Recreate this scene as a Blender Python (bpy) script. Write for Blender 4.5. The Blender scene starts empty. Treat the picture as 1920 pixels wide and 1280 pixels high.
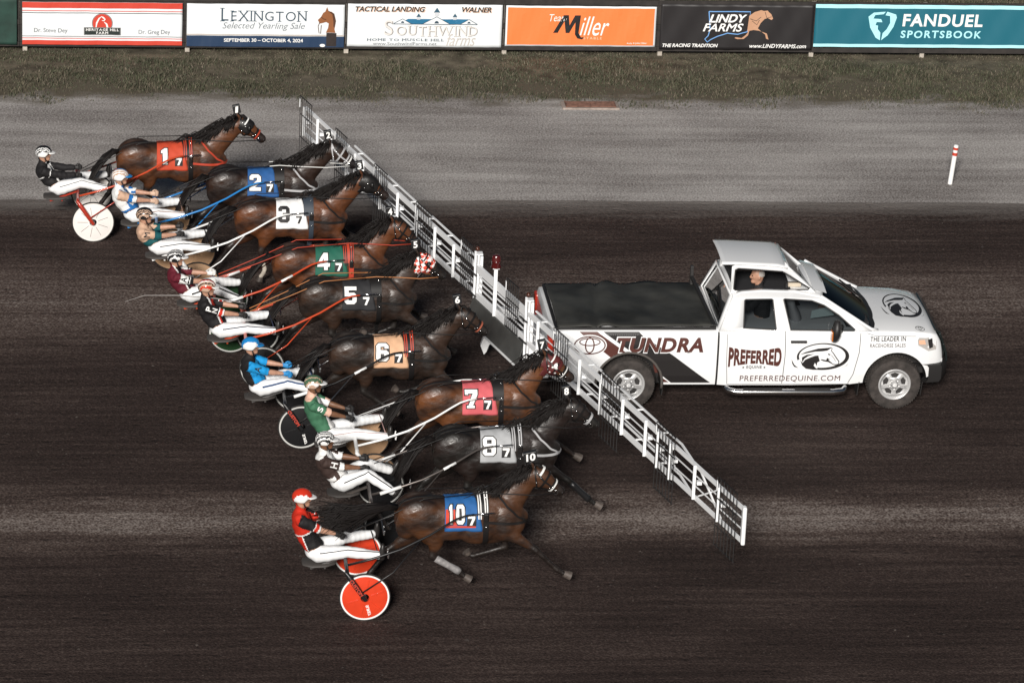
import bpy, bmesh, math, random
import numpy as np
from mathutils import Vector as V, Matrix
from mathutils.bvhtree import BVHTree
random.seed(11)
S = bpy.context.scene
COL = S.collection
R = math.radians

# ---------------------------------------------------------------- camera
PITCH, YAW, FPX, DIST = R(22), R(7), 8046.0, 68.13
fw = V((math.sin(YAW)*math.cos(PITCH), math.cos(YAW)*math.cos(PITCH), -math.sin(PITCH)))
r0 = V((math.cos(YAW), -math.sin(YAW), 0)); u0 = r0.cross(fw)
roll = math.atan(math.tan(YAW)*math.sin(PITCH))
rt = r0*math.cos(roll) + u0*math.sin(roll); up = u0*math.cos(roll) - r0*math.sin(roll)
cam_data = bpy.data.cameras.new("camera"); cam = bpy.data.objects.new("camera", cam_data); COL.objects.link(cam)
cam_data.sensor_width = 36; cam_data.lens = FPX/1920*36; cam_data.clip_start = 1; cam_data.clip_end = 2000
M = Matrix((rt, up, -fw)).transposed().to_4x4(); M.translation = -fw*DIST
cam.matrix_world = M
S.camera = cam

# ---------------------------------------------------------------- light: night floodlit track, one broad bank of lamps behind the camera
SUN_EL, SUN_AZ = R(26), R(194)      # azimuth clockwise from +Y
W = bpy.data.worlds.new("World"); S.world = W; W.use_nodes = True
nt = W.node_tree; bg = nt.nodes['Background']
sky = nt.nodes.new('ShaderNodeTexSky'); sky.sky_type = 'NISHITA'; sky.sun_disc = False
sky.sun_elevation = SUN_EL; sky.sun_rotation = SUN_AZ
nt.links.new(sky.outputs[0], bg.inputs[0]); bg.inputs[1].default_value = 0.018
sd = bpy.data.lights.new("floodlight", 'SUN'); sun = bpy.data.objects.new("floodlight", sd); COL.objects.link(sun)
sd.energy = 4.8; sd.angle = R(12); sd.color = (1.0, 0.955, 0.90)
dirn = V((math.sin(SUN_AZ)*math.cos(SUN_EL), math.cos(SUN_AZ)*math.cos(SUN_EL), math.sin(SUN_EL)))
sun.rotation_euler = dirn.to_track_quat('Z', 'Y').to_euler(); sun.location = dirn*60
vs = S.view_settings; vs.view_transform = 'Standard'; vs.look = 'None'; vs.gamma = 1; vs.exposure = 0.10
vs.use_curve_mapping = False

# ---------------------------------------------------------------- materials
def srgb(r, g, b):
    f = lambda c: (c/255/12.92) if c/255 <= .04045 else ((c/255+.055)/1.055)**2.4
    return (f(r), f(g), f(b))
_mats = {}
def mat(name, col, rough=.5, metal=0., var=0., vscale=8., bump=0., bscale=40., coat=0., spec=.5, stretch=None, emit=0):
    if name in _mats: return _mats[name]
    m = bpy.data.materials.new(name); m.use_nodes = True; N = m.node_tree.nodes; L = m.node_tree.links
    b = N['Principled BSDF']; b.inputs['Base Color'].default_value = (*col, 1)
    b.inputs['Roughness'].default_value = rough; b.inputs['Metallic'].default_value = metal
    b.inputs['Coat Weight'].default_value = coat; b.inputs['Specular IOR Level'].default_value = spec
    if var or bump:
        tc = N.new('ShaderNodeTexCoord'); src = tc.outputs['Object']
        if stretch:
            mp = N.new('ShaderNodeMapping'); mp.inputs['Scale'].default_value = stretch
            L.new(src, mp.inputs[0]); src = mp.outputs[0]
    if var:
        n = N.new('ShaderNodeTexNoise'); n.inputs['Scale'].default_value = vscale; n.inputs['Detail'].default_value = 5
        L.new(src, n.inputs['Vector'])
        rp = N.new('ShaderNodeValToRGB'); e = rp.color_ramp.elements
        e[0].position = .3; e[1].position = .7
        e[0].color = (*[c*(1-var) for c in col], 1); e[1].color = (*[min(1, c*(1+var)) for c in col], 1)
        L.new(n.outputs[0], rp.inputs[0]); L.new(rp.outputs[0], b.inputs['Base Color'])
    if bump:
        n2 = N.new('ShaderNodeTexNoise'); n2.inputs['Scale'].default_value = bscale; n2.inputs['Detail'].default_value = 3
        L.new(src, n2.inputs['Vector']); bp = N.new('ShaderNodeBump'); bp.inputs['Strength'].default_value = bump
        bp.inputs['Distance'].default_value = .02
        L.new(n2.outputs[0], bp.inputs['Height']); L.new(bp.outputs[0], b.inputs['Normal'])
    if emit:
        b.inputs['Emission Color'].default_value = (*col, 1); b.inputs['Emission Strength'].default_value = emit
    _mats[name] = m
    return m
def glass(name, tint, rough=.03):
    if name in _mats: return _mats[name]
    m = bpy.data.materials.new(name); m.use_nodes = True; N = m.node_tree.nodes; L = m.node_tree.links
    N.remove(N['Principled BSDF']); out = N['Material Output']
    t = N.new('ShaderNodeBsdfTransparent'); t.inputs[0].default_value = (*tint, 1)
    g = N.new('ShaderNodeBsdfGlossy'); g.inputs['Roughness'].default_value = rough
    fr = N.new('ShaderNodeFresnel'); fr.inputs[0].default_value = 1.4
    mx = N.new('ShaderNodeMixShader'); L.new(fr.outputs[0], mx.inputs[0]); L.new(t.outputs[0], mx.inputs[1]); L.new(g.outputs[0], mx.inputs[2])
    L.new(mx.outputs[0], out.inputs[0]); _mats[name] = m
    return m

WHITE = mat('white_paint', (.80, .80, .79), .45, var=.05, vscale=5)
BLACK = mat('black_paint', (.012, .012, .013), .4)
LEATHER = mat('black_leather', (.010, .009, .009), .42, spec=.4)
CHROME = mat('chrome', (.75, .75, .75), .18, metal=1)
STEEL = mat('steel', (.5, .5, .5), .35, metal=1)
RUBBER = mat('tyre_rubber', (.022, .020, .019), .85, var=.3, vscale=20)
INK_W = mat('white_print', (.82, .82, .80), .55)
INK_K = mat('black_print', (.012, .011, .012), .5)

# ---------------------------------------------------------------- object helpers
def tag(o, label=None, cat=None, group=None, kind=None):
    if label: o['label'] = label
    if cat: o['category'] = cat
    if group: o['group'] = group
    if kind: o['kind'] = kind
    return o
def empty(name, loc, label, cat, group=None):
    o = bpy.data.objects.new(name, None); COL.objects.link(o); o.location = loc; o.empty_display_size = .3
    return tag(o, label, cat, group)
def link_mesh(name, me, mats, parent=None, smooth=True, loc=None):
    o = bpy.data.objects.new(name, me); COL.objects.link(o)
    if not isinstance(mats, (list, tuple)): mats = [mats]
    if len(me.materials): me.materials.clear()
    for m in mats: me.materials.append(m)
    if smooth and len(me.polygons): me.polygons.foreach_set('use_smooth', [True]*len(me.polygons))
    if parent: o.parent = parent
    if loc: o.location = loc
    return o
class MB:
    """collects shapes; build() links them as ONE mesh object"""
    def __init__(s): s.v = []; s.f = []; s.m = []
    def add(s, vs, fs, m=0):
        k = len(s.v); s.v += [tuple(p) for p in vs]; s.f += [tuple(i+k for i in f) for f in fs]; s.m += [m]*len(fs); return s
    def box(s, c, d, m=0, rot=None):
        c = V(c); h = V(d)/2
        vs = [V((x*h.x, y*h.y, z*h.z)) for x in (-1, 1) for y in (-1, 1) for z in (-1, 1)]
        if rot is not None: vs = [rot @ p for p in vs]
        return s.add([c+p for p in vs], [(0, 1, 3, 2), (4, 6, 7, 5), (0, 4, 5, 1), (2, 3, 7, 6), (0, 2, 6, 4), (1, 5, 7, 3)], m)
    def bar(s, a, b, w, h, m=0, side=V((0, 0, 1))):
        """rectangular bar from a to b; w across, h along 'side'"""
        a = V(a); b = V(b); t = (b-a).normalized(); x = t.cross(side)
        if x.length < 1e-4: x = t.cross(V((1, 0, 0)))
        x.normalize(); z = x.cross(t).normalized()
        vs = [p + x*w/2*i + z*h/2*j for p in (a, b) for i in (-1, 1) for j in (-1, 1)]
        return s.add(vs, [(0, 1, 3, 2), (4, 6, 7, 5), (0, 4, 5, 1), (2, 3, 7, 6), (0, 2, 6, 4), (1, 5, 7, 3)], m)
    def tube(s, pts, r, n=8, m=0, flat=1.0, caps=True, ref=None):
        pts = [V(p) for p in pts]; k = len(pts); rr = r if isinstance(r, (list, tuple)) else [r]*k
        vs = []; ref = V(ref) if ref else None
        for i, p in enumerate(pts):
            t = (pts[min(i+1, k-1)]-pts[max(i-1, 0)]).normalized()
            q = ref or (V((0, 0, 1)) if abs(t.z) < .9 else V((0, 1, 0)))
            x = t.cross(q).normalized(); y = x.cross(t)
            vs += [p + (x*math.cos(a)*rr[i] + y*math.sin(a)*rr[i]*flat) for a in [2*math.pi*j/n for j in range(n)]]
        fs = [(i*n+j, i*n+(j+1) % n, (i+1)*n+(j+1) % n, (i+1)*n+j) for i in range(k-1) for j in range(n)]
        if caps: fs += [tuple(range(n))[::-1], tuple((k-1)*n+j for j in range(n))]
        return s.add(vs, fs, m)
    def loft(s, secs, n=14, m=0, lat=V((0, 1, 0))):
        """secs: (x,y,z, r_in_plane, r_lateral); closed solid with domed ends, lateral axis = lat"""
        P = [V(q[:3]) for q in secs]; k = len(P); rings = []
        def ring(p, t, a, b):
            w = lat.cross(t).normalized()
            return [p + w*math.cos(g)*a + lat*math.sin(g)*b for g in [2*math.pi*j/n for j in range(n)]]
        T = []
        for i in range(k):
            t = P[min(i+1, k-1)]-P[max(i-1, 0)]; t = t - lat*t.dot(lat)
            T.append(t.normalized())
        e = secs[0]; d = min(e[3], e[4])
        rings.append(ring(P[0]-T[0]*d*.5, T[0], e[3]*.55, e[4]*.55))
        for i, q in enumerate(secs): rings.append(ring(P[i], T[i], q[3], q[4]))
        e = secs[-1]; d = min(e[3], e[4])
        rings.append(ring(P[-1]+T[-1]*d*.5, T[-1], e[3]*.55, e[4]*.55))
        vs = [p for g in rings for p in g]; k = len(rings)
        fs = [(i*n+j, (i+1)*n+j, (i+1)*n+(j+1) % n, i*n+(j+1) % n) for i in range(k-1) for j in range(n)]
        fs += [tuple(range(n)), tuple((k-1)*n+j for j in range(n))[::-1]]
        return s.add(vs, fs, m)
    def ball(s, c, r, m=0, n=10, rot=None):
        c = V(c); r = V(r if isinstance(r, (tuple, list)) else (r, r, r)); vs = []
        for i in range(1, n):
            for j in range(2*n):
                th = math.pi*i/n; ph = math.pi*j/n
                p = V((r.x*math.sin(th)*math.cos(ph), r.y*math.sin(th)*math.sin(ph), r.z*math.cos(th)))
                vs.append(c + (rot @ p if rot is not None else p))
        w = 2*n; top = len(vs); pz = V((0, 0, r.z)); pz = rot @ pz if rot is not None else pz
        vs += [c+pz, c-pz]
        fs = [(i*w+j, (i+1)*w+j, (i+1)*w+(j+1) % w, i*w+(j+1) % w) for i in range(n-2) for j in range(w)]
        fs += [(top, j, (j+1) % w) for j in range(w)] + [(top+1, (n-2)*w+(j+1) % w, (n-2)*w+j) for j in range(w)]
        return s.add(vs, fs, m)
    def lathe(s, c, prof, axis='y', n=36, m=0):
        """prof: (radius, offset along axis)"""
        c = V(c); vs = []
        for r_, o in prof:
            for j in range(n):
                a = 2*math.pi*j/n
                if axis == 'y': vs.append(c+V((r_*math.cos(a), o, r_*math.sin(a))))
                elif axis == 'z': vs.append(c+V((r_*math.cos(a), r_*math.sin(a), o)))
                else: vs.append(c+V((o, r_*math.cos(a), r_*math.sin(a))))
        k = len(prof)
        fs = [(i*n+j, (i+1)*n+j, (i+1)*n+(j+1) % n, i*n+(j+1) % n) for i in range(k-1) for j in range(n)]
        return s.add(vs, fs, m)
    def prism(s, poly, fa, fb, m=0):
        """2D polygon mapped by fa and fb to two skins, with walls"""
        n = len(poly)
        vs = [fa(*p) for p in poly] + [fb(*p) for p in poly]
        fs = [tuple(range(n)), tuple(range(2*n-1, n-1, -1))] + [(i, i+n, (i+1) % n+n, (i+1) % n) for i in range(n)]
        return s.add(vs, fs, m)
    def mesh(s, name='m'):
        me = bpy.data.meshes.new(name); me.from_pydata([tuple(p) for p in s.v], [], s.f)
        me.polygons.foreach_set('material_index', s.m); me.update()
        bm = bmesh.new(); bm.from_mesh(me); bmesh.ops.recalc_face_normals(bm, faces=bm.faces); bm.to_mesh(me); bm.free()
        return me
    def build(s, name, mats, parent=None, smooth=False, bevel=0., loc=None, angle=None):
        me = s.mesh(name); o = link_mesh(name, me, mats, parent, smooth, loc)
        if angle is not None: me.set_sharp_from_angle(angle=R(angle))
        if bevel:
            b = o.modifiers.new('b', 'BEVEL'); b.width = bevel; b.segments = 2; b.limit_method = 'ANGLE'
        return o

def evaluated(o):
    dg = bpy.context.evaluated_depsgraph_get(); dg.update()
    return bpy.data.meshes.new_from_object(o.evaluated_get(dg), depsgraph=dg)
def remesh(mb, voxel, smooth=6, fac=.5):
    """one continuous skin round the lofted limbs"""
    me = mb.mesh('t'); o = bpy.data.objects.new('t', me); COL.objects.link(o)
    r_ = o.modifiers.new('r', 'REMESH'); r_.mode = 'VOXEL'; r_.voxel_size = voxel
    if smooth:
        q = o.modifiers.new('s', 'SMOOTH'); q.factor = fac; q.iterations = smooth
    out = evaluated(o); bpy.data.objects.remove(o); bpy.data.meshes.remove(me)
    return out
def bvh_of(me): return BVHTree.FromPolygons([v.co.copy() for v in me.vertices], [tuple(p.vertices) for p in me.polygons])

# ---------------------------------------------------------------- flat artwork (letters, logos): 2D outlines -> filled faces
def _curve_faces(cu):
    o = bpy.data.objects.new('t', cu); COL.objects.link(o)
    me = evaluated(o); vs = [(v.co.x, v.co.y) for v in me.vertices]; fs = [tuple(p.vertices) for p in me.polygons]
    bpy.data.objects.remove(o); bpy.data.meshes.remove(me); bpy.data.curves.remove(cu)
    return vs, fs
def fill2d(loops, off=0.):
    cu = bpy.data.curves.new('t', 'CURVE'); cu.dimensions = '2D'; cu.fill_mode = 'BOTH'; cu.offset = off
    for lp in loops:
        sp = cu.splines.new('POLY'); sp.points.add(len(lp)-1); sp.use_cyclic_u = True
        for p, q in zip(sp.points, lp): p.co = (q[0], q[1], 0, 1)
    return _curve_faces(cu)
def grow(loop, d):
    """move a closed outline outwards by d (holes, wound the other way, shrink)"""
    n = len(loop); out = []
    for i in range(n):
        (ax, ay), (bx, by), (cx, cy) = loop[i-1], loop[i], loop[(i+1) % n]
        d1 = math.hypot(bx-ax, by-ay); d2 = math.hypot(cx-bx, cy-by)
        n1 = ((by-ay)/d1, -(bx-ax)/d1); n2 = ((cy-by)/d2, -(cx-bx)/d2)
        k = max(.45, 1+n1[0]*n2[0]+n1[1]*n2[1])
        out.append((bx+d*(n1[0]+n2[0])/k, by+d*(n1[1]+n2[1])/k))
    return out
_tc = {}
def text2d(s_, off=0., shear=0., space=1.):
    k = (s_, off, shear, space)
    if k not in _tc:
        cu = bpy.data.curves.new('t', 'FONT'); cu.body = s_; cu.shear = shear; cu.space_character = space
        cu.fill_mode = 'NONE'; cu.resolution_u = 4
        o = bpy.data.objects.new('t', cu); COL.objects.link(o); me = evaluated(o)
        nb = {}
        for e in me.edges:
            a, b = e.vertices; nb.setdefault(a, []).append(b); nb.setdefault(b, []).append(a)
        co = [(v.co.x, v.co.y) for v in me.vertices]; seen = set(); loops = []
        for v0 in range(len(co)):
            if v0 in seen or v0 not in nb: continue
            lp = [v0]; seen.add(v0); q = v0+1 if v0+1 in nb[v0] else nb[v0][0]
            while q not in seen:
                lp.append(q); seen.add(q); nx_ = [w for w in nb[q] if w not in seen]; q = nx_[0] if nx_ else v0
            pts = []
            for w in lp:
                if not pts or math.hypot(co[w][0]-pts[-1][0], co[w][1]-pts[-1][1]) > .004: pts.append(co[w])
            if len(pts) > 2 and math.hypot(pts[0][0]-pts[-1][0], pts[0][1]-pts[-1][1]) < .004: pts.pop()
            if len(pts) > 2: loops.append(pts)
        bpy.data.objects.remove(o); bpy.data.meshes.remove(me); bpy.data.curves.remove(cu)
        ar = lambda l: sum(l[t-1][0]*l[t][1]-l[t][0]*l[t-1][1] for t in range(len(l)))
        sg = 1 if max((ar(l) for l in loops), key=abs) > 0 else -1
        outer = [l for l in loops if ar(l)*sg > 0]; gs = []
        def inside(p, l):
            c = False
            for t in range(len(l)):
                (ax, ay), (bx, by) = l[t-1], l[t]
                if (ay > p[1]) != (by > p[1]) and p[0] < (bx-ax)*(p[1]-ay)/(by-ay)+ax: c = not c
            return c
        for l in outer:                                                # one glyph piece at a time, in its own place
            hs = [h for h in loops if ar(h)*sg < 0 and inside(h[0], l)]; x_ = min(p[0] for p in l)
            mv = lambda q: [(a-x_, b) for a, b in (grow(q, off*sg) if off else q)]
            g = fill2d([mv(l)]+[mv(h) for h in hs]); gs.append(([(a+x_, b) for a, b in g[0]], g[1]))
        _tc[k] = join(*gs)
    return _tc[k]
def bbox(vs):
    x = [v[0] for v in vs]; y = [v[1] for v in vs]
    return min(x), min(y), max(x), max(y)
def fit(geo, box):
    """scale artwork into box (x0,y0,x1,y1)"""
    vs, fs = geo; a = bbox(vs); sx = (box[2]-box[0])/(a[2]-a[0]); sy = (box[3]-box[1])/(a[3]-a[1])
    return [(box[0]+(v[0]-a[0])*sx, box[1]+(v[1]-a[1])*sy) for v in vs], fs
def join(*geos):
    vs, fs = [], []
    for g in geos:
        k = len(vs); vs += g[0]; fs += [tuple(i+k for i in f) for f in g[1]]
    return vs, fs
def text(s_, box, off=.0, shear=0., space=1.): return fit(text2d(s_, off, shear, space), box)
SERIF = {'L': ('0', '0'), 'E': ('0', '0'), 'X': ('01', '01'), 'I': ('c', 'c'), 'N': ('01', '0'), 'T': ('', 'c'), 'H': ('01', '01'), 'U': ('01', ''),
         'W': ('01', ''), 'D': ('0', '0'), 'M': ('01', '01'), 'R': ('0', '01'), 'A': ('', '01'), 'F': ('0', '0'), 'P': ('0', '0')}
def serif_text(s_, box, big=(), off=.0, space=1.02, ratio=.78):
    """capitals with slab ends; characters at the indices in 'big' keep full height"""
    x = 0; gs = []
    for i, c in enumerate(s_):
        if c == ' ': x += .35; continue
        k = 1.0 if (not big or i in big) else ratio
        vs, fs = text2d(c, off); a = bbox(vs); w = (a[2]-a[0])*k; h = .70*k
        g = [(x+(v[0]-a[0])*k, (v[1]-a[1])/(a[3]-a[1])*h) for v in vs]; gs.append((g, fs))
        sw = .13*k; sh = .035
        tp, bt = SERIF.get(c, ('', ''))
        for row, yy in ((tp, h-sh), (bt, 0)):
            for q in row:
                cx = x + {'0': .05*k, '1': w-.05*k, 'c': w/2}[q]
                y0 = yy + (.002 if yy else -.002)
                gs.append(([(cx-sw, y0+(sh if yy else -sh)), (cx+sw, y0+(sh if yy else -sh)), (cx+sw, y0+(2*sh if yy else 0)), (cx-sw, y0+(2*sh if yy else 0))], [(0, 1, 2, 3)]))
        x += w + .16*k*space
    return fit(join(*gs), box)
def ell(cx, cy, rx, ry, n=40, a0=0, a1=360): return [(cx+rx*math.cos(R(a0+(a1-a0)*i/n)), cy+ry*math.sin(R(a0+(a1-a0)*i/n))) for i in range(n if a1-a0 == 360 else n+1)]
def stroke(pts, w):
    """open polyline -> outline polygon; w scalar or per-point"""
    n = len(pts); ww = w if isinstance(w, (list, tuple)) else [w]*n; A = []; B = []
    for i, p in enumerate(pts):
        a = pts[max(i-1, 0)]; b = pts[min(i+1, n-1)]; dx, dy = b[0]-a[0], b[1]-a[1]; l = math.hypot(dx, dy) or 1
        A.append((p[0]-dy/l*ww[i]/2, p[1]+dx/l*ww[i]/2)); B.append((p[0]+dy/l*ww[i]/2, p[1]-dx/l*ww[i]/2))
    vs = A+B; return vs, [(i, i+1, n+i+1, n+i) for i in range(n-1)]
def rect(x0, y0, x1, y1): return [(x0, y0), (x1, y0), (x1, y1), (x0, y1)], [(0, 1, 2, 3)]
def art(name, geo, fn, m, parent, maxlen=None):
    """lay flat artwork on a surface: fn maps artwork (u,v) to a point"""
    vs, fs = geo
    if maxlen:
        bm = bmesh.new(); q = [bm.verts.new((a, b, 0)) for a, b in vs]
        for f in fs:
            try: bm.faces.new([q[i] for i in f])
            except ValueError: pass
        bmesh.ops.triangulate(bm, faces=bm.faces)
        for _ in range(5):
            es = [e for e in bm.edges if e.calc_length() > maxlen]
            if not es: break
            bmesh.ops.subdivide_edges(bm, edges=es, cuts=1); bmesh.ops.triangulate(bm, faces=bm.faces)
        bm.verts.ensure_lookup_table(); bm.verts.index_update()
        vs = [(v.co.x, v.co.y) for v in bm.verts]; fs = [tuple(v.index for v in f.verts) for f in bm.faces]; bm.free()
    me = bpy.data.meshes.new(name); me.from_pydata([tuple(fn(*p)) for p in vs], [], fs); me.update()
    return link_mesh(name, me, m, parent, smooth=False)

DIG = {'0': [[(1, 0), (4, 0), (5, 1), (5, 6), (4, 7), (1, 7), (0, 6), (0, 1)], [(1.7, 1.4), (1.7, 5.6), (3.3, 5.6), (3.3, 1.4)]],
 '1': [[(1.1, 0), (3.1, 0), (3.1, 7), (1.8, 7), (0.3, 5.9), (0.3, 4.8), (1.1, 5.1)]],
 '2': [[(0, 0), (5, 0), (5, 1.5), (2.2, 1.5), (5, 3.8), (5, 6), (4, 7), (1, 7), (0, 6), (0, 4.7), (1.7, 4.7), (1.7, 5.5), (3.3, 5.5), (3.3, 4.4), (0, 1.6)]],
 '3': [[(1, 0), (4, 0), (5, 1), (5, 3), (4.4, 3.5), (5, 4), (5, 6), (4, 7), (1, 7), (0, 6), (0, 4.8), (1.7, 4.8), (1.7, 5.5), (3.3, 5.5), (3.3, 4.2), (1.9, 4.2), (1.9, 2.8), (3.3, 2.8), (3.3, 1.5), (1.7, 1.5), (1.7, 2.2), (0, 2.2), (0, 1)]],
 '4': [[(2.8, 0), (4.4, 0), (4.4, 1.4), (5.2, 1.4), (5.2, 2.8), (4.4, 2.8), (4.4, 7), (2.6, 7), (0, 2.8), (0, 1.4), (2.8, 1.4)], [(2.8, 2.8), (1.5, 2.8), (2.8, 5.0)]],
 '5': [[(1, 0), (4, 0), (5, 1), (5, 3.6), (4, 4.5), (1.7, 4.5), (1.7, 5.5), (5, 5.5), (5, 7), (0, 7), (0, 3.1), (3.3, 3.1), (3.3, 1.5), (1.7, 1.5), (1.7, 2.2), (0, 2.2), (0, 1)]],
 '6': [[(1, 0), (4, 0), (5, 1), (5, 3.4), (4, 4.3), (1.7, 4.3), (1.7, 5.6), (3.3, 5.6), (3.3, 4.9), (5, 4.9), (5, 6), (4, 7), (1, 7), (0, 6), (0, 1)], [(1.7, 1.4), (1.7, 2.9), (3.3, 2.9), (3.3, 1.4)]],
 '7': [[(1.2, 0), (3.0, 0), (5, 5.2), (5, 7), (0, 7), (0, 5.4), (3.2, 5.4)]],
 '8': [[(1, 0), (4, 0), (5, 1), (5, 3), (4.5, 3.5), (5, 4), (5, 6), (4, 7), (1, 7), (0, 6), (0, 4), (.5, 3.5), (0, 3), (0, 1)], [(1.6, 1.2), (1.6, 2.6), (3.4, 2.6), (3.4, 1.2)], [(1.6, 4.4), (1.6, 5.8), (3.4, 5.8), (3.4, 4.4)]]}
DIG['7s'] = [[(0.9, 0), (3.9, 0), (3.9, 1), (3.2, 1), (5, 5.2), (5, 7), (0, 7), (0, 5), (1.2, 5), (1.2, 5.5), (3.1, 5.5), (1.5, 1), (.9, 1)]]
def digit(c, x0, y0, w, h, g=0.):
    loops = [[(x0+px*w/5, y0+py*h/7) for px, py in lp] for lp in DIG[c]]
    if g: loops = [grow(loops[0], g)]
    return fill2d(loops)

# ================================================================ GROUND
def dirt_material():
    m = bpy.data.materials.new('track_dirt'); m.use_nodes = True; N = m.node_tree.nodes; L = m.node_tree.links
    b = N['Principled BSDF']; b.inputs['Roughness'].default_value = .95; b.inputs['Specular IOR Level'].default_value = .12
    tc = N.new('ShaderNodeTexCoord'); P = tc.outputs['Object']
    def noise(scale, detail, stretch=None, src=None):
        n = N.new('ShaderNodeTexNoise'); n.inputs['Scale'].default_value = scale; n.inputs['Detail'].default_value = detail
        s = P
        if stretch:
            mp = N.new('ShaderNodeMapping'); mp.inputs['Scale'].default_value = stretch; L.new(P, mp.inputs[0]); s = mp.outputs[0]
        L.new(s, n.inputs['Vector']); return n.outputs[0]
    def math_(op, a, b_=None, c=None):
        n = N.new('ShaderNodeMath'); n.operation = op
        for i, q in enumerate((a, b_, c)):
            if q is None: continue
            if isinstance(q, (int, float)): n.inputs[i].default_value = q
            else: L.new(q, n.inputs[i])
        return n.outputs[0]
    sep = N.new('ShaderNodeSeparateXYZ'); L.new(P, sep.inputs[0])
    streak = noise(1.0, 6, (.35, 7, 1)); blot = noise(.55, 4, (.5, 1.1, 1)); grain = noise(30, 2); grain2 = noise(13, 3)
    # dusty harrowed strip between two wheel lines, ragged edges
    y = math_('ADD', sep.outputs[1], math_('MULTIPLY', math_('SUBTRACT', noise(1.3, 5, (.35, 1.6, 1)), .5), 1.6))
    strip = math_('SUBTRACT', 1, math_('ABSOLUTE', math_('DIVIDE', math_('ADD', y, 6.75), 1.15)))
    strip = math_('MULTIPLY', math_('MAXIMUM', strip, 0), .75)
    strip2 = math_('SUBTRACT', 1, math_('ABSOLUTE', math_('DIVIDE', math_('ADD', y, -1.6), 2.6)))
    strip2 = math_('MULTIPLY', math_('MAXIMUM', strip2, 0), .50)
    strip3 = math_('MULTIPLY', math_('MAXIMUM', math_('SUBTRACT', 1, math_('ABSOLUTE', math_('DIVIDE', math_('ADD', y, -5.6), 1.2))), 0), .12)
    strip = math_('ADD', math_('ADD', strip, strip2), strip3)
    v = math_('ADD', math_('MULTIPLY', streak, .55), math_('MULTIPLY', blot, .55))
    v = math_('MULTIPLY', math_('ADD', math_('SUBTRACT', v, .30), math_('MULTIPLY', strip, .75)), .95)
    g = math_('ADD', math_('MULTIPLY', math_('SUBTRACT', grain, .5), 2.4), math_('MULTIPLY', math_('SUBTRACT', grain2, .5), 1.0))
    v = math_('ADD', v, math_('MULTIPLY', g, math_('ADD', .32, math_('MULTIPLY', strip, .45))))
    v = math_('ADD', v, math_('MULTIPLY', math_('SUBTRACT', noise(1.0, 3, (.12, 15, 1)), .5), .12))
    rp = N.new('ShaderNodeValToRGB'); L.new(v, rp.inputs[0]); rp.color_ramp.elements[0].color = (.017, .0118, .0106, 1)
    rp.color_ramp.elements[0].position = .0; rp.color_ramp.elements[1].position = 1.; rp.color_ramp.elements[1].color = (.25, .215, .195, 1)
    e = rp.color_ramp.elements.new(.28); e.color = (.041, .0285, .0252, 1)
    e = rp.color_ramp.elements.new(.55); e.color = (.090, .067, .058, 1)
    ym = math_('ADD', sep.outputs[1], math_('MULTIPLY', math_('SUBTRACT', noise(1.0, 6, (.5, 5, 1)), .5), 1.1))
    ym = math_('ADD', ym, math_('MULTIPLY', math_('SUBTRACT', grain2, .5), .5))
    mr = N.new('ShaderNodeMapRange'); mr.inputs[1].default_value = 5.55; mr.inputs[2].default_value = 6.6; L.new(ym, mr.inputs[0])
    mx = N.new('ShaderNodeMix'); mx.data_type = 'RGBA'; L.new(mr.outputs[0], mx.inputs[0]); L.new(rp.outputs[0], mx.inputs[6]); mx.inputs[7].default_value = (.19, .172, .16, 1)
    L.new(mx.outputs[2], b.inputs['Base Color'])
    bp = N.new('ShaderNodeBump'); bp.inputs['Strength'].default_value = .8; bp.inputs['Distance'].default_value = .02
    vo = N.new('ShaderNodeTexVoronoi'); vo.inputs['Scale'].default_value = 3.2; mpv = N.new('ShaderNodeMapping'); mpv.inputs['Scale'].default_value = (.8, 1.3, 1); L.new(P, mpv.inputs[0]); L.new(mpv.outputs[0], vo.inputs['Vector'])
    pit = math_('MULTIPLY', math_('MINIMUM', math_('MULTIPLY', vo.outputs['Distance'], 4.5), 1), .9)     # hoof pits
    L.new(math_('ADD', math_('ADD', grain, pit), math_('MULTIPLY', streak, .8)), bp.inputs['Height']); L.new(bp.outputs[0], b.inputs['Normal'])
    return m
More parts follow.
